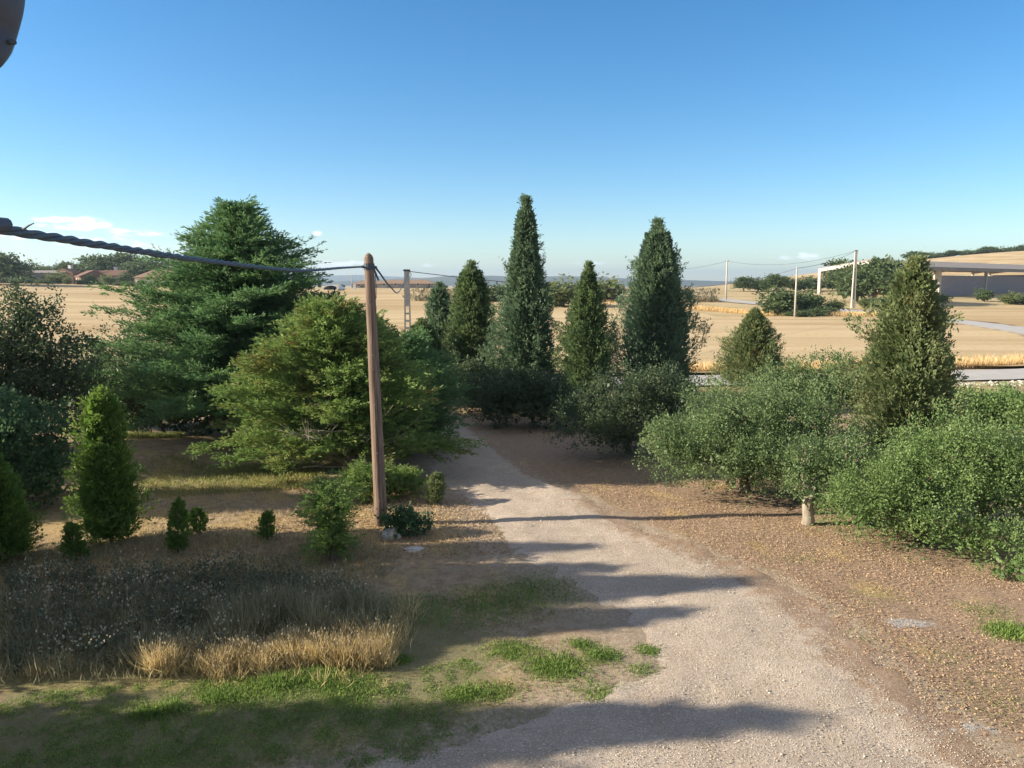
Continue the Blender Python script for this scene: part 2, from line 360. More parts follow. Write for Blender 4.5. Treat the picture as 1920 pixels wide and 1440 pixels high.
def poly_sheet(name, inside, x0, x1, y0, y1, step, offz, mat, label, cat):
    X, Y = np.meshgrid(np.arange(x0, x1, step), np.arange(y0, y1, step))
    return tag(grid_mesh(name, X, Y, Zt(X, Y)+offz, mat, keep=inside(X, Y)), label, cat, kind='structure')
def road(name, pts, wd, offz, mat, label, step=1.5):
    pts = np.asarray(pts, float); seg = np.r_[0, np.cumsum(np.linalg.norm(np.diff(pts, axis=0), axis=1))]
    s = np.arange(0, seg[-1], step)
    # smooth centre line
    P = np.c_[np.interp(s, seg, pts[:, 0]), np.interp(s, seg, pts[:, 1])]
    k = 9; pad = np.pad(P, ((k, k), (0, 0)), mode='edge'); ker = np.hanning(2*k+1); ker /= ker.sum()
    P = np.c_[np.convolve(pad[:, 0], ker, 'valid'), np.convolve(pad[:, 1], ker, 'valid')]
    T = np.gradient(P, axis=0); T /= np.linalg.norm(T, axis=1)[:, None]; Nn = np.c_[-T[:, 1], T[:, 0]]
    us = np.linspace(-.5, .5, 7)
    X = P[:, None, 0]+Nn[:, None, 0]*us*wd; Y = P[:, None, 1]+Nn[:, None, 1]*us*wd
    jit = 1+.0*X
    return tag(grid_mesh(name, X, Y, Zt(X, Y)+offz, mat), label, 'road', kind='structure')
NEAR_ROAD = [(-60, 36), (-30, 39.5), (-5, 41.5), (10, 42.3), (20, 43.8), (31, 46), (45, 50), (70, 60)]
FAR_ROAD = [(34, 46), (50, 70), (56, 82), (60.5, 100), (62, 116), (60, 132), (57, 148), (50, 165), (46, 190), (36, 230), (20, 300)]
def poly_dist(x, y, pts):
    pts = np.asarray(pts, float); best = np.full(x.shape, 1e9)
    for a, b in zip(pts[:-1], pts[1:]):
        ab = b-a; t = np.clip(((x-a[0])*ab[0]+(y-a[1])*ab[1])/(ab@ab), 0, 1)
        best = np.minimum(best, np.hypot(x-a[0]-t*ab[0], y-a[1]-t*ab[1]))
    return best
def main_field(X, Y):
    nr = np.interp(X, [p[0] for p in NEAR_ROAD], [p[1] for p in NEAR_ROAD])
    fr = np.interp(Y, [p[1] for p in FAR_ROAD], [p[0] for p in FAR_ROAD])
    n = 1.2*noise(X, Y, 0, .25)
    yend = np.interp(X, [-200, -110, -60, -20, 5, 25, 40, 62], [226, 246, 244, 238, 172, 165, 128, 118])
    return (Y > nr+3.4+.4*n) & (Y < yend+3*n) & (X < fr-3.4) & ~((X > 30) & (Y > 118+n))
poly_sheet('wheat_field', main_field, -230, 66, 38, 262, 1.0, .22, M['wheat'], 'wide golden wheat field behind the row of cypresses', 'field')
def right_field(X, Y):
    fr = np.interp(Y, [p[1] for p in FAR_ROAD], [p[0] for p in FAR_ROAD])
    n = 1.2*noise(X, Y, 0, .25)
    return (X > fr+3.8) & (Y > 52) & (Y < 140+2*n+.15*(X-60)) & (X < 190)
poly_sheet('stubble_field', right_field, 50, 200, 50, 185, 1.2, .16, M['wheat'], 'golden stubble field between the far road and the open shed', 'field')
def hill_field(X, Y): return (Y > 255+.2*noise(X, Y, 0, .1)*20) & (Y < 585) & (X > 120+.1*(Y-250))
poly_sheet('hillside_field', hill_field, 120, 620, 250, 590, 7, .4, M['wheat'], 'pale golden field on the hillside above the shed roof', 'field')
road('road', NEAR_ROAD, 4.2, .09, M['asphalt'], 'pale asphalt road running behind the cypresses and shrubs')
road('road', FAR_ROAD, 6.0, .14, M['asphalt'], 'pale road curving across the fields towards the shed')
for nm, D, prof, lab in (('hills', 3600, [(-2600, 14), (-1300, 8), (-894, 6), (-645, 17), (-397, 25), (-273, 35), (-50, 36), (30, 27), (124, 31), (248, 35), (422, 29), (546, 23), (745, 17), (943, 10), (1300, 5), (2600, 8)], 'low wooded blue hills along the horizon'),
                         ('hills', 6400, [(-5200, 40), (-2200, 44), (-1590, 56), (-1236, 66), (-883, 46), (-300, 26), (600, 20), (1500, 10), (5200, 6)], 'faint farthest hills on the horizon behind the wooded ridge')):
    xs_ = np.linspace(-5200, 5200, 300); pr = np.array(prof, float)
    top = np.interp(xs_, pr[:, 0], pr[:, 1])
    ker = np.hanning(7); ker /= ker.sum(); top = np.convolve(np.pad(top, 3, mode='edge'), ker, 'valid')
    top = top+1.2*noise(xs_, xs_*0, 0, .012)+.8*noise(xs_, xs_*0, 0, .05)
    cs = np.linspace(-1, 1, 15); X, C = np.meshgrid(xs_, cs)
    Z = -14+(top[None, :]+14)*(1-C**2)+.5*noise(X, C*400, 0, .02)*(1-C**2)
    tag(grid_mesh(nm, X, D+C*500, Z, M['hills']), lab, 'hills', kind='structure')

# ------------------------------------------------------------------ foliage builders
def unit(v): return v/(np.linalg.norm(v, axis=-1, keepdims=True)+1e-9)
def cards(P, Dr, L, Wd, rng, tint):
    """leaf blades: base, two sides, tip"""
    n = len(P); Dr = unit(Dr); S = unit(np.cross(Dr, rng.normal(size=(n, 3)))); Nn = np.cross(Dr, S)
    L = np.broadcast_to(L, (n,))[:, None]; Wd = np.broadcast_to(Wd, (n,))[:, None]
    mid = P+Dr*L*.55+Nn*L*.06
    V = np.stack([P, mid+S*Wd*.5, P+Dr*L, mid-S*Wd*.5], 1).reshape(-1, 3)
    return V, np.repeat(tint, 4)
def leafmesh(name, parts, mat, parent):
    V = np.concatenate([p[0] for p in parts]); T = np.concatenate([p[1] for p in parts])
    F = np.arange(len(V)).reshape(-1, 4)
    return mesh(name, V, F, mat, parent, attrs=dict(tint=T))
def rnd_dir(rng, n): return unit(rng.normal(size=(n, 3)))

def cypress(px, D, py_top, r, mat, label, prof=None, dens=1.0, seed=0, lean=0.0, group='conical cypresses along the drive', name='cypress_tree', cat='cypress tree', lump=.30, base=.15, blade=1.0, xoff=0.0, loose=1.0, hgt=None, xy=None):
    """slim conical evergreen: upswept plumes over an uneven flame-shaped envelope"""
    rng = np.random.RandomState(100+seed)
    X = at(px, 700, D)[0] if xy is None else xy[0]; Y = D; g = zt(X, Y); H = at(px, py_top, D)[2]-g if hgt is None else hgt
    root = empty(name, (X, Y, g), label, cat, group)
    prof = np.array(prof or [(0, .75), (.08, .93), (.25, 1.0), (.45, .86), (.62, .64), (.78, .40), (.9, .2), (1, .02)], float)
    area = math.pi*r*1.5*H; n = int(area*27*dens)
    zf = np.clip(rng.beta(1.0, 1.25, n)*1.02, 0, .995); th = rng.uniform(0, 2*math.pi, n)
    Rz = np.interp(zf, prof[:, 0], prof[:, 1])*r*(1-.45*smooth((zf-.78)/.2))
    cx, sy = np.cos(th), np.sin(th)
    lp = noise(cx*2.2, sy*2.2, zf*H*.9, .8, seed % 5)*lump+noise(cx*4.5, sy*4.5, zf*H*1.6, 1.0, (seed+2) % 5)*lump*.75+noise(cx*8, sy*8, zf*H*2.6, 1.0, (seed+1) % 5)*lump*.4
    depth = np.where(rng.rand(n) < .74, rng.uniform(.86, 1.04, n), rng.uniform(.35, .86, n))
    rad = Rz*(1+lp)*depth
    z = base+zf*(H-base)
    ln = lean*(z/H)
    C = np.c_[cx*rad+ln, sy*rad, z]
    k = 24
    out = np.c_[cx, sy, np.zeros(n)]
    pdir = unit(out*(.50+.35*loose*(1-zf))[:, None]+np.array((0, 0, 1.0))*(.85)+rng.normal(size=(n, 3))*.22*loose)
    depth2 = rng.rand(n) < .10
    pl = rng.uniform(.20, .48, n)*(1+.8*depth2)*(1-.62*zf)*blade*(.6+.4*min(r, 1.3))*loose**.5
    t = rng.uniform(-.5, 1, (n, k)); P = C[:, None, :]+pdir[:, None, :]*(t*pl[:, None])[..., None]+rng.normal(size=(n, k, 3))*(.075*blade*(1.2-t))[..., None]
    dr = unit(pdir[:, None, :]+rng.normal(size=(n, k, 3))*.4)
    tint = np.clip(rng.rand(n)[:, None]*.7+rng.rand(n, k)*.5, 0, 1)
    parts = [cards(P.reshape(-1, 3), dr.reshape(-1, 3), rng.uniform(.07, .15, n*k)*blade, rng.uniform(.03, .055, n*k)*blade, rng, tint.ravel())]
    # leading shoot
    m = 60; tz = rng.uniform(.93, 1.015, m)
    parts.append(cards(np.c_[lean+rng.normal(size=m)*.03*r, rng.normal(size=m)*.03, tz*H], np.c_[rng.normal(size=(m, 2))*.35, np.ones(m)], .16*blade, .04*blade, rng, rng.rand(m)))
    # inner twigs mass
    m = int(n*5); zf2 = rng.uniform(0, .93, m); th2 = rng.uniform(0, 6.283, m); r2 = np.interp(zf2, prof[:, 0], prof[:, 1])*r*rng.uniform(.15, .88, m)
    parts.append(cards(np.c_[np.cos(th2)*r2+lean*zf2, np.sin(th2)*r2, base+zf2*(H-base)], np.c_[np.cos(th2), np.sin(th2), rng.uniform(.3, 1.6, m)], .30*blade, .16*blade, rng, rng.rand(m)*.5))
    leafmesh('crown', parts, mat, root)
    MB().tube([(0, 0, -.1), (lean*.3, 0, H*.35), (lean*.9, 0, H*.93)], [max(.05, r*.09), r*.06, .01], 7).build('trunk', M['bark'], root, True)
    return root

def conifer(px, D, py_top, prof, mat, label, seed=0, nbr=150, z0=.5, droop=.0, trunk_r=.16, group='broad conifers left of the drive', name='conifer_tree', lean=(0, 0), up=.35, size=1.0, hgt=None, xy=None, bare=0, cat='conifer', step=.22, stems=1, oneside=None, squash=1.0):
    """broad conifer: limbs leave the trunk, each limb carries flat feathery sprays; prof = (height fraction, reach in m)"""
    rng = np.random.RandomState(300+seed)
    X = at(px, 700, D)[0] if xy is None else xy[0]; Y = D; g = zt(X, Y); H = at(px, py_top, D)[2]-g if hgt is None else hgt
    root = empty(name, (X, Y, g), label, cat, group)
    prof = np.array(prof, float)
    wood = MB(); SPp = []; SPd = []
    for i in range(nbr):
        zf = z0/H+(1-z0/H)*((i+rng.rand())/nbr)**.92
        th = i*2.39996+rng.normal()*.3
        L = np.interp(zf, prof[:, 0], prof[:, 1])*rng.uniform(.66, 1.14)*(1.22 if rng.rand() < .1 else 1)
        L *= 1+.28*float(noise(math.cos(th)*1.6, math.sin(th)*1.6, zf*3.0, 1.0, seed % 5))
        if oneside: L *= 1+oneside*math.cos(th)
        zb = max(zf*H-up*L*.75, .35)
        n = max(4, int(L/step)); s = np.linspace(0, 1, n)
        hor = s*L; zz = zb+(zf*H-zb)*s**1.15*1.0+.10*L*np.sin(s*math.pi)*(1-droop*2)
        th_s = th+.22*np.sin(s*2.5+i)*s
        lx = lean[0]*zb/H; ly = lean[1]*zb/H
        P = np.c_[np.cos(th_s)*hor+lx, np.sin(th_s)*hor+ly, zz]
        if L > .5 and i % 2 == 0: wood.tube((P*np.array((1, squash, 1)))[:max(3, int(n*.8))], np.linspace(.012+.016*L, .005, max(3, int(n*.8))), 4, False)
        P[:, 1] = P[:, 1]*squash
        T = unit(np.gradient(P, axis=0))
        for j in range(n):
            if s[j]*L < .22*L and L > 1: continue
            kk = 3 if s[j] > .3 else 1
            for q in range(kk):
                side = unit(np.cross(T[j], (0, 0, 1.0)))*rng.choice((-1, 1))
                d = unit(T[j]*rng.uniform(.5, 1.1)+side*rng.uniform(.1, 1.1)+np.array((0, 0, rng.uniform(-.15, .40))))
                SPp.append(P[j]+rng.normal(size=3)*.05); SPd.append(d)
    SPp = np.array(SPp); SPd = np.array(SPd); n = len(SPp); k = 26
    sl = rng.uniform(.28, .70, n)*size
    t = rng.uniform(.0, 1, (n, k)); P = SPp[:, None]+SPd[:, None]*(t*sl[:, None])[..., None]+rng.normal(size=(n, k, 3))*(.085*size*(1.15-t))[..., None]*np.array((1, 1, .6))
    dr = unit(SPd[:, None]+rng.normal(size=(n, k, 3))*np.array((.42, .42, .25))+np.array((0, 0, .12)))
    tint = np.clip(rng.rand(n)[:, None]*.7+rng.rand(n, k)*.5, 0, 1)
    parts = [cards(P.reshape(-1, 3), dr.reshape(-1, 3), rng.uniform(.08, .17, n*k)*size, rng.uniform(.022, .042, n*k)*size, rng, tint.ravel())]
    m = int(n*1.6); zf2 = rng.uniform(min(.9, z0/H+.05), .9, m); a2 = rng.uniform(0, 6.283, m); r2 = np.interp(zf2, prof[:, 0], prof[:, 1])*rng.uniform(.05, .62, m)
    parts.append(cards(np.c_[np.cos(a2)*r2+lean[0]*zf2, np.sin(a2)*r2*squash+lean[1]*zf2, zf2*H-up*r2*.5], np.c_[np.cos(a2), np.sin(a2), rng.uniform(-.2, .6, m)], .26*size, .10*size, rng, rng.rand(m)*.5))
    leafmesh('crown', parts, mat, root)
    for q in range(bare):                      # bare limbs low on the trunk
        th = rng.uniform(math.pi, 2*math.pi); L = rng.uniform(1.0, 2.5); zb = rng.uniform(.3, 1.7); s = np.linspace(0, 1, 6)
        P = np.c_[np.cos(th)*s*L, np.sin(th)*s*L, zb+.5*L*s**1.4*rng.uniform(.2, 1.3)]+rng.normal(size=(6, 3))*.03
        P[0] = (0, 0, zb)
        wood.tube(P, np.linspace(.028, .006, 6), 5, False)
        for e in range(3):
            j = rng.randint(2, 5); d = rnd_dir(rng, 1)[0]; d[2] = abs(d[2]); wood.tube([P[j], P[j]+d*.25, P[j]+d*.55], [.012, .008, .003], 4, False)
    if wood.n: wood.build('branches', M['bark_pale'] if bare else M['bark'], root)
    tr = MB(); zz = np.linspace(0, H*.95, 9)
    tr.tube(np.c_[lean[0]*zz/H+.04*np.sin(zz*1.7), lean[1]*zz/H, zz-.1], trunk_r*(1-.95*(zz/H/.96))+.008+.06*np.exp(-zz*3), 10)
    for q in range(stems-1):
        a = 2.1*q+.6; zz = np.linspace(0, H*.7, 7)
        tr.tube(np.c_[math.cos(a)*(.1+.16*zz), math.sin(a)*(.1+.12*zz), zz-.1], trunk_r*.7*(1-.93*zz/H/.72)+.006, 8)
    tr.build('trunk', M['bark_pale'] if bare else M['bark'], root, True)
    return root

def broadleaf(X, Y, lobes, mat, label, seed=0, leaf=.075, dens=1.0, trunk_r=.10, group='low oaks right of the drive', name='oak_tree', cat='oak', zmin=.15, clump=.17, k=40, bark=None, trunk_h=None, limbs=True, base=None):
    """rounded broadleaf: lobes = ellipsoids (dx,dy,z,rx,ry,rz) filled near their skin with leafy twigs"""
    rng = np.random.RandomState(500+seed)
    g = zt(X, Y); root = empty(name, (X, Y, g), label, cat, group)
    parts = []; wood = MB(); tw = MB()
    bx, by = base or (0, 0)
    for li, (dx, dy, cz, rx, ry, rz) in enumerate(lobes):
        area = 4*math.pi*((rx*ry)**1.6/3+(rx*rz)**1.6/3+(ry*rz)**1.6/3)**(1/1.6)
        n = int(area*13*dens*(.17/clump)**1.2)
        u = rnd_dir(rng, n); u[:, 2] = np.where((u[:, 2] < -.3) & (rng.rand(n) < .6), -u[:, 2], u[:, 2])
        lp = 1+.27*noise(u[:, 0]*2, u[:, 1]*2, u[:, 2]*2, 1.2, (seed+li) % 5)+.22*(rng.rand(n) < .07)+.10*noise(u[:, 0]*5, u[:, 1]*5, u[:, 2]*5, 1.2, (seed+li+1) % 5)
        dep = np.where(rng.rand(n) < .7, rng.uniform(.82, 1.03, n), rng.uniform(.45, .82, n))
        C = np.c_[dx+u[:, 0]*rx*lp*dep, dy+u[:, 1]*ry*lp*dep, cz+u[:, 2]*rz*lp*dep]
        ok = (C[:, 2] > zmin) & ((noise(C[:, 0], C[:, 1], C[:, 2], 2.6, (seed+3) % 5)+.25*rng.normal(size=n)) > -.5); C = C[ok]; u = u[ok]; n = len(C)
        sp = rng.uniform(.5, 1.25, n)*clump
        off = rng.normal(size=(n, k, 3))*sp[:, None, None]*.62
        off += unit(u+np.array((0, 0, .5)))[:, None, :]*(rng.uniform(-.3, 1, (n, k))*sp[:, None])[..., None]
        P = C[:, None]+off
        dr = unit(u[:, None]*.5+off/clump*.6+rng.normal(size=(n, k, 3))*.8+np.array((0, 0, .25)))
        tint = np.clip(rng.rand(n)[:, None]*.6+rng.rand(n, k)*.55, 0, 1)
        parts.append(cards(P.reshape(-1, 3), dr.reshape(-1, 3), rng.uniform(.5, 1.45, n*k)*leaf, rng.uniform(.5, .75, n*k)*leaf, rng, tint.ravel()))
        m = int(n*2.5); u2 = rnd_dir(rng, m)*rng.uniform(.15, .8, m)[:, None]
        P2 = np.c_[dx+u2[:, 0]*rx, dy+u2[:, 1]*ry, cz+u2[:, 2]*rz]; P2 = P2[P2[:, 2] > zmin]
        parts.append(cards(P2, rnd_dir(rng, len(P2)), leaf*2.6, leaf*1.6, rng, rng.rand(len(P2))*.4))
        if limbs:
            a = np.array((bx, by, .25*cz)); b = np.array((dx, dy, cz+rz*.3)); mid = (a+b)/2+rng.normal(size=3)*.12*rx
            s = np.linspace(0, 1, 7)[:, None]; Pp = a*(1-s)**2+2*mid*s*(1-s)+b*s*s
            wood.tube(Pp, np.linspace(trunk_r*.6, trunk_r*.15, 7), 6, False)
            for q in range(5):
                p0 = Pp[rng.randint(3, 7)]; d = rnd_dir(rng, 1)[0]*np.array((rx, ry, rz))*.75
                wood.tube([p0, p0+d*.5+rng.normal(size=3)*.05, p0+d], [trunk_r*.22, trunk_r*.14, .006], 4, False)
    leafmesh('crown', parts, mat, root)
    th = trunk_h or max(.3, .3*max(l[2] for l in lobes)+.1)
    bk = bark or M['bark']
    MB().tube([(bx, by, -.1), (bx+.02, by, .12), (bx-.03, by+.02, th*.6), (bx+.02, by, th)], [trunk_r*1.45, trunk_r*1.1, trunk_r*.95, trunk_r*.85], 10).build('trunk', bk, root, True)
    if wood.n: wood.build('branches', bk, root)
    return root
def X_(px, D): return at(px, 700, D)[0]

# ---- the cypress row
cypress(985, 34, 375, 1.30, M['cypress_blue'], 'tallest slim cypress, pointed top, in the middle of the row behind the driveway', seed=1, dens=1.0, lean=.0,
        prof=[(0, .85), (.15, 1), (.30, .95), (.45, .74), (.60, .50), (.70, .44), (.80, .30), (.90, .22), (1, .05)])
cypress(885, 36, 495, 1.10, M['cypress'], 'medium cypress with blunt tip just left of the tallest cypress', seed=2,
        prof=[(0, .9), (.2, 1), (.5, .92), (.7, .72), (.85, .5), (.95, .25), (1, .05)])
cypress(826, 39, 534, .64, M['cypress_blue'], 'narrow rounded dark cypress standing left of the blunt tipped one', seed=3, prof=[(0, 1), (.3, 1), (.6, .95), (.8, .8), (.93, .5), (1, .1)])
cypress(792, 35, 604, 1.05, M['cypress'], 'short dark bushy cypress at the foot of the concrete pole', seed=4, prof=[(0, 1), (.4, 1), (.65, .82), (.85, .5), (1, .1)])
cypress(1099, 32, 498, .98, M['cypress'], 'slim cypress with thin crooked tip between the two tallest cypresses', seed=5, lean=.05,
        prof=[(0, .9), (.2, 1), (.4, .98), (.55, .8), (.7, .6), (.82, .38), (.9, .13), (1, .05)])
cypress(1231, 36, 418, 1.62, M['cypress_blue'], 'broad tall cypress with bent tip, right of the slim crooked tipped one', seed=6, lean=-.12,
        prof=[(0, .85), (.15, .98), (.35, 1), (.5, .86), (.65, .64), (.8, .48), (.92, .30), (1, .04)])
cypress(1411, 40.5, 584, 1.5, M['cypress_olive'], 'short conical olive green cypress rising behind the round oaks', seed=7, prof=[(0, 1), (.25, 1), (.5, .82), (.7, .55), (.85, .32), (1, .04)])
cypress(1702, 21.5, 492, 1.24, M['cypress_olive'], 'ragged olive cypress with uneven steps, in front of the shed on the right', seed=8, loose=1.5, lump=.55,
        prof=[(0, .75), (.22, .75), (.36, .95), (.50, 1.0), (.60, .72), (.66, .60), (.72, .74), (.76, .50), (.86, .40), (.95, .22), (1, .08)], dens=1.0)
# ---- broad conifers, left
conifer(452, 27.5, 391, [(0, 3.0), (.12, 4.1), (.3, 4.1), (.45, 3.5), (.58, 2.8), (.68, 2.3), (.80, 1.75), (.88, 1.1), (.95, .45), (1, .08)], M['conifer_dark'], 'largest dark blue-green conifer with pointed top, left of the wooden pole', seed=1, nbr=300, trunk_r=.26, z0=1.1, lean=(.1, 0), up=.45, size=1.2)
conifer(545, 21.5, 574, [(0, 2.3), (.2, 2.8), (.45, 2.7), (.62, 2.15), (.8, 1.5), (.92, .9), (1, .3)], M['conifer_light'], 'yellow-green feathery conifer with bare lower limbs, in front of the largest conifer', seed=2, nbr=250, trunk_r=.19, z0=.60, bare=44, lean=(-.5, 0), up=.4, stems=3, xy=(X_(610, 18.8), 18.8), squash=.46)
conifer(618, 27, 560, [(0, 1.0), (.4, 1.0), (.7, .75), (1, .1)], M['conifer_dark'], 'small dark conifer spire peeping out right of the largest conifer', seed=3, nbr=90, trunk_r=.1, z0=.5)
conifer(688, 24.5, 598, [(0, 1.6), (.3, 1.9), (.6, 1.4), (.85, .7), (1, .1)], M['conifer_light'], 'loose pale conifer directly behind the wooden pole', seed=4, nbr=110, trunk_r=.11, z0=.5)
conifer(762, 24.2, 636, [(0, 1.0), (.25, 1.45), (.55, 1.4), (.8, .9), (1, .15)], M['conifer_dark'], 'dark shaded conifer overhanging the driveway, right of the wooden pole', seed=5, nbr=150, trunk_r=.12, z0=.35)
conifer(290, 25, 575, [(0, .9), (.3, 1.3), (.6, 1.1), (.85, .7), (1, .15)], M['conifer_dark'], 'leaning trunk conifer under the left edge of the largest conifer', seed=6, nbr=110, trunk_r=.09, z0=1.6, lean=(-.75, 2.6), xy=(X_(357, 22.2), 22.2))
bpy.data.objects['trunk'].name  # keep names plain
# ---- young conifers, left foreground
cypress(188, 15.8, 733, .50, M['conifer_young'], 'young bright green conifer standing alone at the left, taller than a person', seed=11, loose=2.0, lump=.5, blade=.8, dens=1.9, group='young conifers in the rough grass', name='young_conifer', cat='conifer', prof=[(0, .45), (.12, .85), (.28, 1), (.45, .88), (.6, .64), (.78, .62), (.9, .42), (.96, .22), (1, .05)], base=.1)
cypress(-34, 14.8, 852, .55, M['conifer_young'], 'dark young conifer cut off by the left edge of the picture', seed=12, loose=1.4, blade=.75, dens=2.3, group='young conifers in the rough grass', name='young_conifer', cat='conifer', lump=.25)
for i, (px, D, top, r, lab) in enumerate(((315, 15.3, 938, .20, 'small slim dark conifer sapling in front of the shaded track'), (359, 16.5, 956, .17, 'tiny open conifer sapling beside the slim dark sapling'),
                                          (488, 16.1, 962, .14, 'tiny dark conifer sapling at the edge of the sunlit leaves'), (118, 14.8, 984, .22, 'dim conifer sapling in the shade left of the young green conifer'),
                                          (812, 18.8, 890, .24, 'brownish small conifer at the left edge of the driveway'))):
    cypress(px, D, top, r, M['conifer_young'] if i != 4 else M['cypress_olive'], lab, seed=20+i, blade=.46, dens=2.4+.3*(i % 3), group='conifer saplings in the rough grass', name='conifer_sapling', cat='sapling', loose=1.9+.3*(i % 2), lump=.55, base=.03, lean=(.06, -.05, .03, -.09, .05)[i], prof=[[(0, .7), (.3, 1), (.6, .8), (1, .06)], [(0, .5), (.25, .8), (.55, 1), (.8, .5), (1, .1)], [(0, .8), (.2, 1), (.5, .6), (.7, .7), (1, .06)], [(0, 1), (.4, .8), (.8, .3), (1, .04)], [(0, .5), (.5, 1), (.8, .8), (1, .1)]][i])
conifer(612, 14.9, 905, [(0, .30), (.3, .42), (.5, .30), (.75, .52), (.9, .35), (1, .08)], M['conifer_light'], 'pale green sapling in two tiers, left of the wooden pole', seed=7, nbr=42, trunk_r=.03, z0=.1, size=.55, up=.4, group='conifer saplings in the rough grass', name='conifer_sapling', cat='sapling', step=.08)
conifer(690, 19.0, 872, [(0, .4), (.5, .55), (.8, .4), (1, .1)], M['conifer_light'], 'low bright green conifer shoots at the foot of the feathery conifer', seed=8, nbr=36, trunk_r=.03, z0=.1, size=.6, up=.3, group='conifer saplings in the rough grass', name='conifer_sapling', cat='sapling', step=.09)
conifer(748, 19.6, 884, [(0, .4), (.5, .55), (.8, .35), (1, .1)], M['conifer_light'], 'low bright conifer shoots right of the wooden pole', seed=9, nbr=36, trunk_r=.03, z0=.1, size=.6, up=.3, group='conifer saplings in the rough grass', name='conifer_sapling', cat='sapling', step=.09)
# ---- broadleaf, left
broadleaf(X_(70, 24)-.75, 24, [(0, 0, 2.9, 1.9, 1.8, 1.5), (-1.3, 0, 2.4, 1.8, 1.6, 1.4), (1.3, -.2, 2.0, 1.5, 1.5, 1.3), (.4, .2, 3.9, .9, .9, .75), (.7, -.4, 1.3, 1.9, 1.5, .9)], M['oak_dark'], 'tall dark evergreen oak at the left edge against the field', seed=1, leaf=.10, dens=.72, clump=.22, k=24, trunk_r=.16, group='oaks at the left', zmin=.5)
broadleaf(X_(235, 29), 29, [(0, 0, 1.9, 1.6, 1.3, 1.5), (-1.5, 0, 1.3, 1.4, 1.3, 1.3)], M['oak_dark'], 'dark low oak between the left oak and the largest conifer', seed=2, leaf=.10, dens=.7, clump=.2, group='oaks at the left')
broadleaf(X_(45, 19), 18.6, [(0, 0, 1.3, 1.3, 1.1, 1.2), (-1.0, .1, 1.6, 1.2, 1.0, 1.2), (.5, -.4, .7, .8, .8, .6)], M['bush_teal'], 'blue-green bush in front of the tall left oak', seed=3, leaf=.09, group='bushes', name='bush', cat='bush')
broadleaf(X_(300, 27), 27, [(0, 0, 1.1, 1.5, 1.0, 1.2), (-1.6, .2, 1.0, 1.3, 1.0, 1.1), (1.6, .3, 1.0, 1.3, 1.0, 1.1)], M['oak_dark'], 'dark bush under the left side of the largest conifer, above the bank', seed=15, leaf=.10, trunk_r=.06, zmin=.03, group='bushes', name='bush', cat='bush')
# dead shrub
rng = np.random.RandomState(9); x, y = gp(108, 930); dsr = empty('dead_shrub', (x, y, zt(x, y)), 'bare grey leafless shrub under the blue-green bush', 'shrub')
dm = MB()
def twig(p, d, L, r, dep):
    q = p+d*L; dm.tube([p, p+d*L*.5+rng.normal(size=3)*L*.06, q], [r, r*.85, r*.6], 5, False)
    if dep:
        for _ in range(3): twig(q if rng.rand() < .6 else p+d*L*.6, unit(d+rng.normal(size=3)*.55+np.array((0, 0, .12))), L*.72, r*.62, dep-1)
for a in range(4): twig(np.array((0., 0, -.03)), unit(np.array((math.cos(a*1.6+.4), math.sin(a*1.6+.4)*.6, .9))), .38, .03, 4)
dm.build('twigs', M['dead'], dsr)
# ---- oaks, right
G2 = 'low oaks right of the drive'
broadleaf(X_(1405, 19.9), 19.9, [(0, 0, 1.65, 1.45, 1.2, 1.15), (-1.5, -.3, 1.15, 1.15, 1.0, .9), (1.4, -.2, 1.55, 1.4, 1.2, 1.15), (-.5, -1.1, 1.0, 1.15, .8, .7), (.8, -1.2, .95, 1.3, .9, .7), (2.0, -.9, 1.0, .9, .8, .8), (-2.15, -.6, 1.45, .6, .55, .5), (0, 1.0, 1.5, 1.6, .9, 1.0)], M['oak'], 'widest sunlit round oak beside the driveway, in front of the short olive cypress', seed=4, leaf=.062, trunk_r=.13, zmin=.40)
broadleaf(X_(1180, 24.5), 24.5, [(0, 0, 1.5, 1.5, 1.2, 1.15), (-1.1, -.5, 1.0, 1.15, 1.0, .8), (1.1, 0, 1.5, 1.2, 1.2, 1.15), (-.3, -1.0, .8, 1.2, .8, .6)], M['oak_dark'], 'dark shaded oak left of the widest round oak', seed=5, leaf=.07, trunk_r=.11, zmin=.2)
broadleaf(X_(1545, 27), 27, [(0, 0, 1.7, 1.5, 1.3, 1.0), (-1.2, .2, 1.5, 1.1, 1.1, .85), (1.3, 0, 1.6, 1.2, 1.2, 1.0)], M['oak'], 'grey-green oak behind, left of the ragged cypress', seed=6, leaf=.075, trunk_r=.11)
o = broadleaf(6.75, 17.1, [(.05, -.22, .80, .62, .45, .42), (-.1, .3, 1.25, .6, .6, .5), (.9, .2, 1.2, .95, .9, .75), (1.7, .0, 1.0, 1.0, .9, .75), (.7, .8, 1.2, .8, .7, .65)], M['oak'], 'small oak with pale bare trunk at the edge of the dead leaves', seed=7, leaf=.056, trunk_r=.12, zmin=.36, bark=M['bark_pale'], trunk_h=.9)
broadleaf(X_(1745, 15.9), 15.9, [(0, 0, 1.0, 1.25, 1.0, .9), (-.8, .1, .95, 1.0, .9, .7), (.6, .5, 1.45, 1.1, 1.0, .85), (-.1, -.75, .55, .8, .6, .5), (.4, -1.0, .35, .6, .5, .35), (-1.3, -.1, .75, .8, .7, .55), (.9, -1.35, .45, .8, .6, .42)], M['oak_green'], 'bright green oak bush spreading over the dead leaves at the right', seed=8, leaf=.054, trunk_r=.09, zmin=.06)
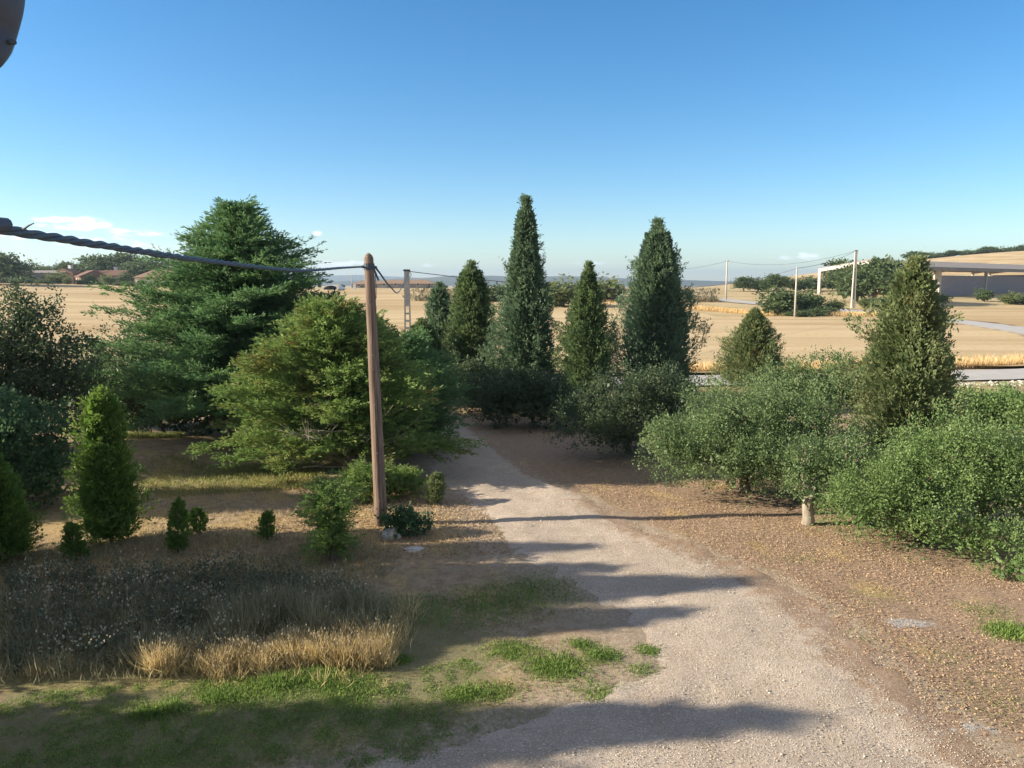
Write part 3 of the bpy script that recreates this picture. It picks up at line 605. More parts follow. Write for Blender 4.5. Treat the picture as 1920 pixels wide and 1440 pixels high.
broadleaf(X_(1865, 16.4), 16.4, [(0, 0, 1.3, 1.3, 1.1, 1.1), (.9, .2, 1.1, 1.3, 1.1, 1.1), (-.3, .6, 1.7, 1.1, 1.0, .75), (.9, -.9, .75, 1.0, .6, .5)], M['oak_green'], 'large green oak bush cut off by the right edge of the picture', seed=9, leaf=.054, trunk_r=.1, zmin=.1)
broadleaf(gp(1880, 1088)[0], gp(1880, 1088)[1], [(0, 0, .22, .32, .25, .2), (.35, .1, .2, .35, .3, .2)], M['oak_green'], 'low leafy tuft on the ground below the right edge bush', seed=10, leaf=.055, trunk_r=.02, zmin=.01, clump=.09, dens=1.2, group='bushes', name='bush', cat='bush', limbs=False)
broadleaf(X_(1850, 30), 30, [(0, 0, .55, 1.6, 1.1, .5), (2.2, .3, .6, 1.4, 1.1, .55), (-1.6, -.8, .45, 1.1, .9, .4), (1.2, -1.8, .5, 1.3, .9, .5)], M['oak_green'], 'low green bushes behind the right edge bush, before the road', seed=11, leaf=.10, trunk_r=.06, zmin=.03, group='bushes', name='bush', cat='bush')
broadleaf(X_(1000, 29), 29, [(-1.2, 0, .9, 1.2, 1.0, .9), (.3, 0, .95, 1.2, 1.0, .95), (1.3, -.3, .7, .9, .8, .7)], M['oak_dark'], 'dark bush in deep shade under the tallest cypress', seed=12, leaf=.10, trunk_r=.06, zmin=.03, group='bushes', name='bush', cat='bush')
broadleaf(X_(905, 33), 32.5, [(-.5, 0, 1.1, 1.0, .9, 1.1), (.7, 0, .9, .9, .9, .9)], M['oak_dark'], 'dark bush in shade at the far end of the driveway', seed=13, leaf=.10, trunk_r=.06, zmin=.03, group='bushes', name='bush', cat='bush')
broadleaf(X_(768, 17.2), gp(768, 1005)[1], [(-.05, 0, .28, .40, .3, .28), (.25, .1, .22, .3, .3, .22), (-.3, .15, .3, .2, .2, .2)], M['bush_teal'], 'low leafy weed clump beside the foot of the wooden pole', seed=14, leaf=.07, trunk_r=.012, zmin=.01, clump=.10, dens=.9, group='bushes', name='bush', cat='bush', limbs=False)

# ---- trees out of the picture on the left, whose long shadows cross the drive
for i, (x, y, h, r) in enumerate(((-12, 6.2, 6.4, 1.3), (-13.5, 7.75, 6.9, .9), (-12, 4.0, 6.2, 1.4), (-11.3, 11.1, 5.7, .9), (-14, 12.1, 7.4, 1.15), (-12.0, 13.2, 5.6, .75), (-17.0, 14.1, 7.6, .7), (-18.5, 17.9, 6.5, 1.0), (-20, 11.2, 8.2, 1.0), (-9.9, 10.6, 3.2, .7), (-14, 18.5, 3.6, .7), (-17, 21.6, 5.2, 1.2))):
    cypress(0, y, 0, r, M['conifer_young'], ('tall conifer outside the left of the view, seen only by its long shadow'), seed=40+i, dens=.8, blade=1.4, group='trees beyond the left edge', name='conifer_tree', cat='conifer', hgt=h, xy=(x, y), loose=1.4, lump=.3)

# ------------------------------------------------------------------ poles, cables
def spline(pts, n):
    pts = np.asarray(pts, float); m = len(pts); P = np.vstack([2*pts[0]-pts[1], pts, 2*pts[-1]-pts[-2]]); out = []
    for t in np.linspace(0, m-1.0001, n):
        i = int(t); f = t-i; a, b, c, d = P[i:i+4]
        out.append(.5*((2*b)+(-a+c)*f+(2*a-5*b+4*c-d)*f*f+(-a+3*b-3*c+d)*f**3))
    return np.array(out)
def twisted(name, pts, rad, pitch, label, n, strands=3, sag_name='cable'):
    C = spline(pts, n); T = unit(np.gradient(C, axis=0)); s = np.r_[0, np.cumsum(np.linalg.norm(np.diff(C, axis=0), axis=1))]
    A = unit(np.cross(T, (0, 0, 1.0))); B = np.cross(A, T); mb = MB()
    for k in range(strands):
        ph = 2*math.pi*(s/pitch+k/strands)
        mb.tube(C+(A*np.cos(ph)[:, None]+B*np.sin(ph)[:, None])*rad*(.95 if k else .75), rad, 6)
    return tag(mb.build(name, M['cable'], smooth_=True), label, 'cable', 'overhead cables')
# wooden pole
b0 = at(715, 984, gp(715, 984)[1]); tp = at(691, 474, b0[1]); 
wp = empty('utility_pole', (b0[0], b0[1], 0), 'weathered wooden utility pole with pointed top standing left of the driveway', 'utility pole')
t_ = tp-np.array((b0[0], b0[1], 0)); Hh = t_[2]; s = np.linspace(0, 1, 14)
Pp = np.c_[t_[0]*s, t_[1]*s, Hh*s]; Pp[0, 2] = -.2; rr = .148-.045*s
rr = np.r_[rr[:-1], rr[-1]]; Pp[-1, 2] = Hh-.12
Pp = np.vstack([Pp, [t_[0], t_[1], Hh-.05], [t_[0], t_[1], Hh]]); rr = np.r_[rr, .075, .012]
MB().tube(Pp, rr, 14).build('shaft', M['pole_wood'], wp, True)
mb = MB(); zc = Hh-.30; fx = t_[0]*zc/Hh
mb.tube([(fx, 0, zc-.07), (fx, 0, zc+.07)], [.118, .118], 14); mb.beam((fx-.16, -.02, zc), (fx+.17, -.02, zc-.02), .05, .06); mb.beam((fx+.10, .02, zc-.05), (fx+.19, .05, zc-.30), .03, .04)
mb.build('cable_clamp', M['metal_dark'], wp)
mb = MB(); mb.tube([(fx+.125, -.01, zc-.1), (fx*.93+.135, -.02, zc*.93), (fx*.88+.125, -.03, zc*.88)], .009, 5); mb.build('ground_wire', M['cable'], wp)
for q in range(7):
    zq = .7+.72*q; a = 3.6+1.9*q; fq = t_[0]*zq/Hh; rq = .146-.045*zq/Hh
    MB().tube([(fq+math.cos(a)*(rq-.03), math.sin(a)*(rq-.03), zq), (fq+math.cos(a)*(rq+.006), math.sin(a)*(rq+.006), zq+.004), (fq+math.cos(a)*(rq+.009), math.sin(a)*(rq+.009), zq+.005)], [.028, .022, .006], 7).build('knot', M['bark'], wp, True)
for q in range(5): MB().tube([(t_[0]*(.1+.17*q)+.005, -.165+.006*q, .6+1.1*q), (t_[0]*(.1+.17*q)+.005, -.10, .6+1.1*q)], .012, 6).build('bolt', M['steel'], wp)
ax, ay, az_ = b0[0]+fx, b0[1], zc
twisted('cable', [at(-120, 420, 2.75), at(20, 433, 3.2), at(200, 461, 4.25), at(390, 489, 6.2), at(560, 507, 10), at(640, 502, 13.6), (ax-.13, ay-.03, az_)], .0118, .56, 'thick twisted cable sagging from the top left to the wooden pole', 460)
twisted('cable', [(ax+.13, ay, az_), at(712, 512, 20), at(733, 539, 27), at(748, 547, 36), at(764, 514, 45)], .014, .7, 'twisted cable dropping from the wooden pole towards the concrete pole', 240)
mb = MB(); a = at(-70, 424, 2.9); b = at(18, 421, 3.1)
hk = empty('cable_anchor', tuple(a), 'blurred dark anchor clamp holding the twisted cable at the left edge', 'clamp')
mb = MB(); d = b-a; mb.tube([d*0, d*.6, d*.95, d], [.035, .034, .026, .008], 10); mb.build('sleeve', M['metal_dark'], hk, True)
mb = MB(); p = at(40, 433, 3.22)-a; mb.tube([p, p+(.03, 0, .02), p+(.055, 0, .032)], [.006, .004, .002], 5); mb.build('tie_end', M['metal_dark'], hk)
# eave fitting top left
a = at(-14, -30, 1.1); ef = empty('eave_bracket', tuple(a), 'dark rounded eave bracket end with small nub in the top left corner', 'bracket')
pts = np.array([at(5, -60, 1.12), at(2, 0, 1.1), at(-8, 60, 1.1), at(-20, 110, 1.08), at(-34, 140, 1.08)])-a
MB().tube(spline(pts, 14), np.interp(np.linspace(0, 1, 14), [0, .3, .6, .85, 1], [.029, .027, .023, .012, .004]), 14).build('arm', M['metal_dark'], ef, True)
p = at(14, 79, 1.09)-a; MB().tube([p, p+np.array((.010, 0, 0)), p+np.array((.0115, 0, 0))], [.0035, .0035, .002], 8).build('nub', M['metal_dark'], ef, True)
# concrete pole with openings
def concrete_pole(px, D, pytop, w0, w1, label, holes, rz=0.0, solid=.34, gap=.42, name='utility_pole'):
    X = X_(px, D); g = zt(X, D); H = at(px, pytop, D)[2]-g
    root = empty(name, (X, D, g), label, 'utility pole', rz=rz)
    sh = MB(); zs = H*(1-solid)
    def W(z): return w0+(w1-w0)*z/H
    sh.add([(sx*W(z)/2, sy*W(z)*.36, z) for z in (zs, H) for sx, sy in ((-1, -1), (1, -1), (1, 1), (-1, 1))], [[3, 2, 1, 0], [4, 5, 6, 7], [0, 1, 5, 4], [1, 2, 6, 5], [2, 3, 7, 6], [3, 0, 4, 7]])
    for sg in (-1, 1):
        sh.add([(sg*(W(z)/2-W(z)*.24*q), sy*W(z)*.36, z) for z in (-.2, zs) for q, sy in ((0, -1), (1, -1), (1, 1), (0, 1))], [[3, 2, 1, 0], [0, 1, 5, 4], [1, 2, 6, 5], [2, 3, 7, 6], [3, 0, 4, 7]])
    if holes:
        z = zs
        while z > 0:
            z -= gap; sh.box((0, 0, z), (W(z)*.53, W(z)*.6, .10)); 
    sh.build('shaft', M['concrete'], root)
    h = MB(); h.box((0, -.02, H-.06), (w1*1.35, w1*.9, .09)); h.tube([(w1*.5, -.1, H-.12), (w1*.85, -.1, H-.3), (w1*.6, -.1, H-.48)], .018, 5); h.build('cable_clamp', M['metal_dark'], root)
    return root, np.array((X, D, g+H-.12))
cp, cpt = concrete_pole(766, 45, 505, .46, .30, 'tapered concrete utility pole with ladder-like openings, behind the wooden pole', True, rz=.12)
def plain_pole(px, D, pytop, r, label, mat='concrete', arm=False):
    X = X_(px, D); g = zt(X, D); H = at(px, pytop, D)[2]-g
    root = empty('utility_pole', (X, D, g), label, 'utility pole', 'slim utility poles across the field')
    MB().tube([(0, 0, -.2), (0, 0, H)], [r, r*.7], 8).build('shaft', M[mat], root, True)
    if arm: MB().box((0, 0, H-.15), (.9, .12, .12)).build('crossarm', M['steel'], root)
    return np.array((X, D, g+H-.15))
p1355 = plain_pole(1356, 178, 488, .22, 'slim pole beside the distant track, left of the other two', arm=True)
p1485 = plain_pole(1485, 116, 501, .16, 'slim pole in front of the round bushes at the field edge')
p1235 = plain_pole(1232, 300, 500, .16, 'slim pole hidden behind the broad cypress')
pst = plain_pole(664, 420, 516, .32, 'lone mast among the distant trees left of the wooden pole', 'steel')
c2, p1592 = concrete_pole(1592, 145, 469, .72, .42, 'tall twin-legged concrete pole in front of the open shed', False, solid=.30)
def wire(a, b, sag, r, label, n=24):
    a = np.array(a, float); b = np.array(b, float); s = np.linspace(0, 1, n)[:, None]
    P = a*(1-s)+b*s; P[:, 2] -= (4*sag*s*(1-s))[:, 0]
    return tag(MB().tube(P, r, 5).build('cable', M['cable'], smooth_=True), label, 'cable', 'overhead cables')
wire(cpt+(.15, 0, 0), p1485, 1.9, .022, 'thin wire from the concrete pole running right across the field')
wire(p1485, p1592, .5, .03, 'wire from the slim field pole up to the twin-legged pole')
wire(p1355, p1592, 1.6, .03, 'wire from the distant track pole to the twin-legged pole')
wire(p1235, p1355, 1.2, .04, 'faint wire between the broad cypress and the distant track pole')

# ------------------------------------------------------------------ shed
def shed():
    c0 = np.array((96.5, 185.0)); c1 = np.array((80.6, 205.0)); Wd = np.linalg.norm(c1-c0); u = (c1-c0)/Wd; v = np.array((-u[1], u[0])); v = v if v[0] > 0 else -v
    Lh = 112.0; g = zt(*c0); eave = 8.75-g; ridge = 10.6-g
    root = empty('open_shed', (c0[0], c0[1], g), 'long open-fronted farm shed with pale portal frame and grey roof at the right', 'shed', rz=math.atan2(v[1], v[0]))
    # local axes: x along the long side, y from the near side to the far side
    def frame(x, mat, t=.75):
        m = MB(); m.box((x, 0, eave/2-.5), (t, t*1.1, eave+1)); m.box((x, Wd, eave/2-.5), (t, t*1.1, eave+1))
        m.beam((x, -.3, eave-.15), (x, Wd/2, ridge-.15), t*.9, .8); m.beam((x, Wd/2, ridge-.15), (x, Wd+.3, eave-.15), t*.9, .8)
        return m
    for x in (0.4, 39, 68, 97, 111.5): frame(x, None, .62).build('portal_frame', M['concrete_white'] if x < 1 else M['concrete'], root)
    MB().box((10.5, 0, eave/2-.5), (.9, .9, eave+1)).build('column', M['concrete'], root)
    rf = MB()
    for y0, z0, y1, z1 in ((-1.2, eave+.15, Wd/2, ridge+.42), (Wd+1.2, eave+.15, Wd/2, ridge+.42)):
        P = [(x, y, z+dz) for dz in (0, .22) for x, y, z in ((.9, y0, z0), (Lh+1, y0, z0), (Lh+1, y1, z1), (.9, y1, z1))]
        rf.add(P, [[0, 1, 2, 3], [7, 6, 5, 4], [0, 4, 5, 1], [1, 5, 6, 2], [2, 6, 7, 3], [3, 7, 4, 0]])
    rf.build('roof', M['roof_grey'], root)
    fs = MB(); fs.box((Lh/2+1, -1.3, eave-.15), (Lh-1, .15, .7)); fs.build('eave_beam', M['roof_grey'], root)
    pu = MB()
    for q in range(6): 
        yy = Wd*(q+.5)/6; zz = eave+(ridge-eave)*(1-abs(yy-Wd/2)/(Wd/2))-.2; pu.box((Lh/2, yy, zz), (Lh, .3, .25))
    pu.build('purlin', M['steel'], root)
    wl = MB()
    xs_ = [10.5, 39, 68, 97, 111.5]
    for a, b in zip(xs_[:-1], xs_[1:]): wl.box(((a+b)/2, .05, (eave-1.6)/2-.5), (b-a-.95, .25, eave-.6))
    wl.build('wall', M['wall_grey'], root)
    w2 = MB(); w2.box((Lh+.4, Wd/2, eave/2-.6), (.3, Wd-1.2, eave-.4)); w2.build('end_wall', M['wall_grey'], root)
shed()

# ------------------------------------------------------------------ houses
def house(px, D, wd, dp, eave, ridge, wall, roof, label, rz=0.0, hip=True, wins=3, name='house', chimney=True, cat='house'):
    X = X_(px, D); g = zt(X, D); root = empty(name, (X, D, g), label, cat, 'farm buildings on the skyline', rz)
    MB().box((0, 0, eave/2-.3), (wd, dp, eave+.6)).build('wall', wall, root)
    o = .45; a = (wd/2-dp*.45) if hip else wd/2+o
    V = [(-wd/2-o, -dp/2-o, eave), (wd/2+o, -dp/2-o, eave), (wd/2+o, dp/2+o, eave), (-wd/2-o, dp/2+o, eave), (-a, 0, ridge), (a, 0, ridge)]
    V += [(x, y, z-.18) for x, y, z in V[:4]]
    F = [[0, 1, 5, 4], [1, 2, 5], [2, 3, 4, 5], [3, 0, 4], [9, 8, 7, 6], [6, 7, 1, 0], [7, 8, 2, 1], [8, 9, 3, 2], [9, 6, 0, 3]]
    rf = mesh('roof', V, F, roof, root)
    if chimney:
        m = MB(); m.box((wd*.15, dp*.12, ridge-.1), (.9, .9, 1.9)); m.box((wd*.15, dp*.12, ridge+.95), (1.15, 1.15, .2)); m.build('chimney', M['white'], rf)
    for i in range(wins):
        x = -wd/2+wd*(i+.5)/wins
        if i == wins//2:
            m = MB(); m.box((x, -dp/2-.04, 1.05), (1.1, .12, 2.1)); m.build('door', M['bark'], root)
        else:
            fr = MB().box((x, -dp/2-.03, 1.6), (1.5, .10, 1.4)).build('window', M['white'], root)
            MB().box((x, -dp/2-.09, 1.6), (1.2, .06, 1.1)).build('pane', M['window'], fr)
    return root
house(318, 243, 14, 9, 3.2, 5.6, M['wall_cream'], M['roof_brown'], 'cream house with brown hipped roof and chimney beside the largest conifer', wins=5)
house(218, 262, 11, 8, 3.0, 4.8, M['wall_cream'], M['roof_red'], 'low house with bright red tiled roof among the trees', rz=.1, hip=False)
house(184, 252, 9.5, 8, 2.6, 4.6, M['wall_pink'], M['roof_red'], 'dark red roofed house left of the bright red roof', rz=-.9, hip=False, chimney=False)
house(147, 257, 6, 7, 3.4, 5.0, M['wall_pink'], M['roof_red'], 'narrow pink gabled house at the edge of a pale tree', rz=1.35, hip=False, wins=3)
house(108, 256, 13, 8, 3.4, 4.2, M['wall_grey'], M['roof_grey'], 'grey flat barn left of the red roofed houses', hip=False, chimney=False, name='barn', cat='barn')
house(768, 335, 24, 9, 1.9, 3.6, M['wall_grey'], M['roof_brown'], 'long low dark roofed farmhouse beyond the field, behind the concrete pole', chimney=False, wins=5)
house(705, 380, 20, 8, 2.0, 3.6, M['wall_grey'], M['roof_brown'], 'brown roofed house beyond the field, just right of the wooden pole', chimney=False)
# white arched tunnel and two white gate pillars
X = X_(625, 262); g = zt(X, 262); tn = empty('polytunnel', (X, 262, g), 'white low arched tunnel at the far edge of the field', 'polytunnel')
m = MB(); aa = np.linspace(0, math.pi, 13); V = []; F = []
for yy in (0, 9):
    for sc in (1, .86):
        V += [(math.cos(a)*3.0*sc, yy, math.sin(a)*1.6*sc) for a in aa]
for i in range(12):
    F += [[i, i+1, 27+i-1+0, 26+i], [13+i, 39+i, 40+i, 14+i], [i, 13+i, 14+i, i+1]]
F = [[f if f < 52 else 51 for f in q] for q in F]
m.add(V, [[i, i+1, 26+i+1, 26+i] for i in range(12)]+[[13+i, 39+i, 40+i, 14+i] for i in range(12)]+[[i, 13+i, 14+i, i+1] for i in range(12)]+[[26+i, 27+i, 40+i, 39+i] for i in range(12)])
m.build('cover', M['white'], tn); MB().box((0, 8.5, .6), (5, .1, 1.2)).build('end_panel', M['wall_grey'], tn)
for px, lab in ((638, 'white gate pillar next to the white tunnel'), (669, 'white gate pillar nearer the wooden pole')):
    X = X_(px, 258); r = empty('gate_pillar', (X, 258, zt(X, 258)), lab, 'pillar', 'white gate pillars')
    MB().box((0, 0, .8), (.7, .7, 2.0)).build('shaft', M['white'], r); MB().box((0, 0, 1.86), (.95, .95, .12)).build('cap', M['white'], r)

# ------------------------------------------------------------------ distant trees (prototypes, then copies)
def far_proto(seed, lobes, mat):
    return broadleaf(0, -50-5*seed, lobes, mat, 'x', seed=60+seed, leaf=.50, dens=.36, trunk_r=.25, clump=.6, k=16, zmin=.6, group='distant trees', name='tree', cat='tree', trunk_h=1.6)
PR = [far_proto(0, [(0, 0, 4.0, 3.0, 3.0, 2.2), (-1.8, 0, 3.2, 2.0, 2.0, 1.6), (1.9, .3, 3.4, 2.2, 2.0, 1.7), (.4, 0, 5.4, 1.8, 1.8, 1.3)], M['far']),
      far_proto(1, [(0, 0, 3.4, 2.6, 2.6, 2.6), (1.4, 0, 2.6, 2.0, 2.0, 1.8), (-1.5, 0, 2.2, 1.9, 1.9, 1.6)], M['far']),
      far_proto(2, [(0, 0, 2.0, 3.2, 2.2, 1.8), (2.6, 0, 1.6, 2.2, 2.0, 1.5), (-2.6, 0, 1.5, 2.0, 2.0, 1.4)], M['far']),
      far_proto(3, [(0, 0, 3.0, 2.4, 2.4, 2.2), (-1.2, 0, 2.0, 1.8, 1.8, 1.5)], M['far_pale'])]
PH = [7.2, 6.4, 4.2, 5.6]
used = set()
def far_tree(k, px, D, ptop, pbot, label, group, xw=1.0, bush=False):
    X = X_(px, D); g = zt(X, D); H = max(1.0, at(px, ptop, D)[2]-g)
    src = PR[k]
    if k in used:
        r = src.copy(); COL.objects.link(r)
        for ch in src.children:
            c = ch.copy(); COL.objects.link(c); c.parent = r
    else: r = src; used.add(k)
    xw *= 1.45; s = H/PH[k]; r.location = (X, D, g); r.scale = (s*xw, s*xw, s); r.rotation_euler.z = (px*.37) % 6.28
    tag(r, label, 'bush' if bush else 'tree', group)
    if bush: r.name = 'bush'
    return r
GL = 'trees around the houses on the left skyline'
for k, px, D, t, lab, xw in ((0, 8, 225, 470, 'big spreading dark tree at the far left edge of the skyline', 1.2), (1, 66, 262, 497, 'round dark tree behind the grey barn', 1.3),
    (2, 58, 246, 516, 'low dark hedge tree in front of the barn left end', 1.0), (3, 122, 244, 510, 'pale green small tree just left of the narrow pink house', 1.1), (1, 112, 272, 500, 'dark tree right behind the grey barn roof', 1.0),
    (0, 146, 275, 491, 'round dome shaped tree behind the narrow pink house', .9), (0, 200, 285, 479, 'tall dark pine between the dome tree and the highest pine', 1.1),
    (0, 238, 285, 474, 'highest dark pine on the left skyline', 1.1), (1, 268, 275, 488, 'dark round tree right of the highest pine', 1.3), (0, 300, 275, 490, 'dark tree behind the cream house', 1.2), (1, 345, 285, 486, 'dark tree half hidden by the largest conifer', 1.3),
    (1, 165, 262, 497, 'tree filling the gap between dome tree and tall pine', 1.2), (2, 165, 246, 524, 'dark low hedge in front of the dark red roof', .8), (3, 213, 245, 516, 'pale bush tree in front of the bright red roof', .9), (1, 246, 244, 512, 'dark small tree between the red and the brown roofs', .75),
    (2, 20, 238, 521, 'dark low hedge under the big spreading tree', 1.6), (2, 198, 243, 530, 'low dark hedge at the field edge below the red roof', .7), (2, 276, 238, 526, 'low hedge before the cream house wall', .5), (2, 55, 240, 522, 'low dark hedge in front of the grey barn left corner', 1.7), (2, 92, 241, 524, 'low dark hedge in front of the middle of the grey barn', 1.5), (1, 124, 246, 518, 'small dark tree before the right end of the grey barn', 1.2), (2, 235, 243, 529, 'dark low bush between the red roofs and the cream house', 1.6), (2, 258, 241, 527, 'dark bush at the left corner of the cream house', 1.3), (1, 180, 247, 516, 'dark round tree before the dark red roof', .8), (0, 92, 276, 499, 'dark tree above the middle of the grey barn', 1.4), (0, 30, 262, 500, 'dark tree between the far left edge tree and the barn', 1.2), (3, 140, 241, 519, 'pale low tree before the narrow pink house', .7)):
    far_tree(k, px, D, t, 0, lab, GL, xw)
GC = 'trees beyond the field in the middle distance'
for k, px, D, t, lab, xw in ((1, 604, 330, 537, 'dark tree left of the white tunnel', 1), (0, 628, 400, 536, 'distant tree behind the white tunnel', 1), (1, 648, 380, 534, 'distant dark tree left of the lone mast', 1.1), (0, 682, 360, 538, 'distant tree just left of the wooden pole', 1.1),
    (3, 718, 350, 538, 'pale distant tree right of the wooden pole', 1.2), (1, 745, 360, 537, 'distant tree at the left end of the long low farmhouse', 1.1), (0, 806, 330, 537, 'distant tree left of the narrow rounded cypress', 1.2), (1, 838, 330, 535, 'distant green tree right of the narrow rounded cypress', 1.1), (0, 862, 340, 533, 'distant green tree touching the blunt tipped cypress', 1.0),
    (3, 1041, 150, 525, 'flat topped tree on a bare trunk right of the tallest cypress', 1.5), (1, 1072, 210, 531, 'small dark tree right of the flat topped tree', 1.3), (3, 1132, 165, 522, 'round tree at the field edge right of the crooked tipped cypress', 1.15), (2, 935, 170, 534, 'low tree half hidden by the tallest cypress left side', 1.0)):
    far_tree(k, px, D, t, 0, lab, GC, xw)
GR = 'hedgerow trees left of the shed'
for k, px, D, t, lab, xw in ((0, 1388, 230, 519, 'leftmost tree of the hedgerow right of the distant track pole', 1.1), (1, 1415, 235, 523, 'lower tree second from the left in the hedgerow', 1.3), (0, 1450, 225, 514, 'highest crown of the hedgerow behind the slim field pole', 1.1), (1, 1488, 232, 522, 'low hedgerow tree directly behind the slim field pole', 1.4), (1, 1516, 240, 520, 'hedgerow tree left of the shed corner column', 1.2),
    (0, 1572, 255, 487, 'dark tree seen above the white shed beam', 1.0), (1, 1562, 245, 512, 'dark tree seen through the open shed end', 1.2), (0, 1628, 163, 484, 'big dark tree in front of the shed, right of the twin-legged pole', .85), (0, 1668, 158, 491, 'dark tree between the twin-legged pole and the ragged cypress', .8), (1, 1598, 170, 505, 'tree behind the foot of the twin-legged pole', .9)):
    far_tree(k, px, D, t, 0, lab, GR, xw)
GB = 'bushes at the edge of the field by the shed'
for k, px, D, t, lab, xw in ((1, 1462, 124, 543, 'round grey-green bush left of the slim field pole', 1.25), (1, 1508, 128, 548, 'round bush just right of the slim field pole', 1.1), (2, 1530, 121, 574, 'low dark bush mound right of the slim field pole foot', 1.2), (3, 1560, 130, 562, 'low bush in front of the shed corner column', 1.0), (2, 1490, 118.5, 582, 'low scrub at the field edge around the slim field pole', 1.5),
    (3, 1615, 148, 558, 'low green bush at the foot of the twin-legged pole', 1.0), (2, 1655, 146, 556, 'low green bush below the big dark tree', 1.0), (1, 1835, 172, 543, 'dark bush against the shed wall', 1.1), (3, 1885, 160, 549, 'light green bush in front of the shed wall near the right edge', 1.2), (2, 1750, 168, 553, 'low dark bush against the shed wall, right of the ragged cypress', 1.3), (2, 1915, 158, 553, 'low dark bush by the shed wall at the right edge', 1.2)):
    far_tree(k, px, D, t, 0, lab, GB, xw, True)
GT = 'trees on the hill crest above the shed'
cr = [(1705, 478), (1728, 482), (1750, 481), (1772, 476), (1795, 477), (1815, 475), (1838, 469), (1862, 473), (1885, 470), (1905, 466), (1932, 462)]
wd_ = ['first', 'second', 'third', 'fourth', 'fifth', 'sixth', 'seventh', 'eighth', 'ninth', 'tenth', 'last']
for i, (px, t) in enumerate(cr): far_tree((0, 1, 2)[i % 3], px, 462+5*(i % 3), t-7, 0, '%s dark tree counted from the left along the hill crest above the shed' % wd_[i], GT, 1.8)
# stony banks between the fields: rocks and scrub
rng = np.random.RandomState(77)
ICO = None
def pebbles(P, S, rng):
    """squashed eight-sided stones"""
    n = len(P); base = np.array([(1, 0, 0), (0, 1, 0), (-1, 0, 0), (0, -1, 0), (0, 0, 1), (0, 0, -.6)], float)
    V = base[None]*S[:, None, :]*rng.uniform(.75, 1.25, (n, 6, 1)); a = rng.uniform(0, 6.28, n)
    c, s_ = np.cos(a)[:, None], np.sin(a)[:, None]
    V = np.stack([V[..., 0]*c-V[..., 1]*s_, V[..., 0]*s_+V[..., 1]*c, V[..., 2]], -1)+P[:, None]
    F0 = np.array([(0, 1, 4), (1, 2, 4), (2, 3, 4), (3, 0, 4), (1, 0, 5), (2, 1, 5), (3, 2, 5), (0, 3, 5)])
    F = (F0[None]+np.arange(n)[:, None, None]*6).reshape(-1, 3)
    return V.reshape(-1, 3), F
n = 1500
px = rng.uniform(780, 1330, n); D = rng.uniform(172, 232, n)
sel = rng.rand(n) < .5+.5*noise(px*.05, D*.1); px = px[sel]; D = D[sel]
X = (px-960)/FPX*D; P = np.c_[X, D, Zt(X, D)+.1]
V, F = pebbles(P, np.c_[rng.uniform(.2, .7, len(P)), rng.uniform(.2, .5, len(P)), rng.uniform(.12, .3, len(P))], rng)
tag(mesh('stones', V, F, M['rock']), 'pale rubble on the stony bank at the far side of the field', 'stones', kind='stuff')
n = 9000; px = rng.uniform(760, 1345, n); D = np.where(rng.rand(n) < .5, rng.uniform(168, 182, n), rng.uniform(180, 235, n)); X = (px-960)/FPX*D
sel = noise(X, D, 0, .12, 3)+.3*rng.normal(size=n) > .1; X = X[sel]; D = D[sel]; n = len(X)
o = leafmesh('scrub', [cards(np.c_[X, D, Zt(X, D)+.1], np.c_[rng.normal(size=(n, 2))*.6, np.ones(n)], rng.uniform(.5, 1.5, n), .5, rng, rng.rand(n))], foliage('brown_scrub', (.085, .075, .045), (.17, .15, .095), scale=.3), None)
tag(o, 'grey-brown scrub on the bank behind the wheat field', 'scrub', kind='stuff')
# ------------------------------------------------------------------ ground stuff
def blades(name, P, H, Wd, mat, label, cat, spread=.35, seed=0, k=1):
    rng = np.random.RandomState(seed); n = len(P)
    d = np.c_[rng.normal(size=(n, 2))*spread, np.ones(n)]
    o = leafmesh(name, [cards(P, d, H, Wd, rng, rng.rand(n))], mat, None); tag(o, label, cat, kind='stuff'); return o
def region(poly, n, rng):
    """uniform points inside a ground polygon given in photograph positions of its corners on the ground"""
    W_ = np.array([gp(*p) for p in poly]); lo = W_.min(0); hi = W_.max(0); Q = rng.uniform(lo, hi, (n*4, 2)); ins = np.zeros(len(Q), bool); j = len(W_)-1
    for i in range(len(W_)):
        a, b = W_[i], W_[j]; cnd = ((a[1] > Q[:, 1]) != (b[1] > Q[:, 1])) & (Q[:, 0] < (b[0]-a[0])*(Q[:, 1]-a[1])/(b[1]-a[1]+1e-12)+a[0]); ins ^= cnd; j = i
    return Q[ins][:n]
def z3(Q, dz=0.0): return np.c_[Q, Zt(Q[:, 0], Q[:, 1])+dz]
rng = np.random.RandomState(21)
# golden grass clumps
cl_ = []
for px0, px1, py, n, h in ((290, 345, 1258, 9, .46), (350, 440, 1254, 12, .36), (400, 440, 1262, 7, .36), (440, 540, 1248, 16, .36), (545, 735, 1240, 52, .42), (600, 720, 1215, 26, .46), (300, 560, 1238, 16, .40), (60, 130, 1262, 5, .3)):
    for _ in range(n):
        c = gp(rng.uniform(px0, px1), py+rng.uniform(-16, 8)); m = rng.randint(90, 330); q = c+rng.normal(size=(m, 2))*rng.uniform(.04, .10); hc = h*rng.uniform(.35, 1.1)
        cl_.append(np.c_[z3(q), hc*rng.beta(3, 1.6, m)*1.25])
A_ = np.concatenate(cl_)
blades('dry_grass', A_[:, :3], A_[:, 3], .008, M['dry_grass'], 'golden dry grass clumps lit by the sun in the left foreground', 'grass', .42, 1)
sel = rng.rand(len(A_)) < .10; T_ = A_[sel]
P2 = T_[:, :3]+np.c_[rng.normal(size=(len(T_), 2))*.07, T_[:, 3]*.92]
blades('seed_heads', P2, .05, .013, M['seed'], 'pale seed heads standing over the golden grass', 'grass', .3, 2)
cl_ = []
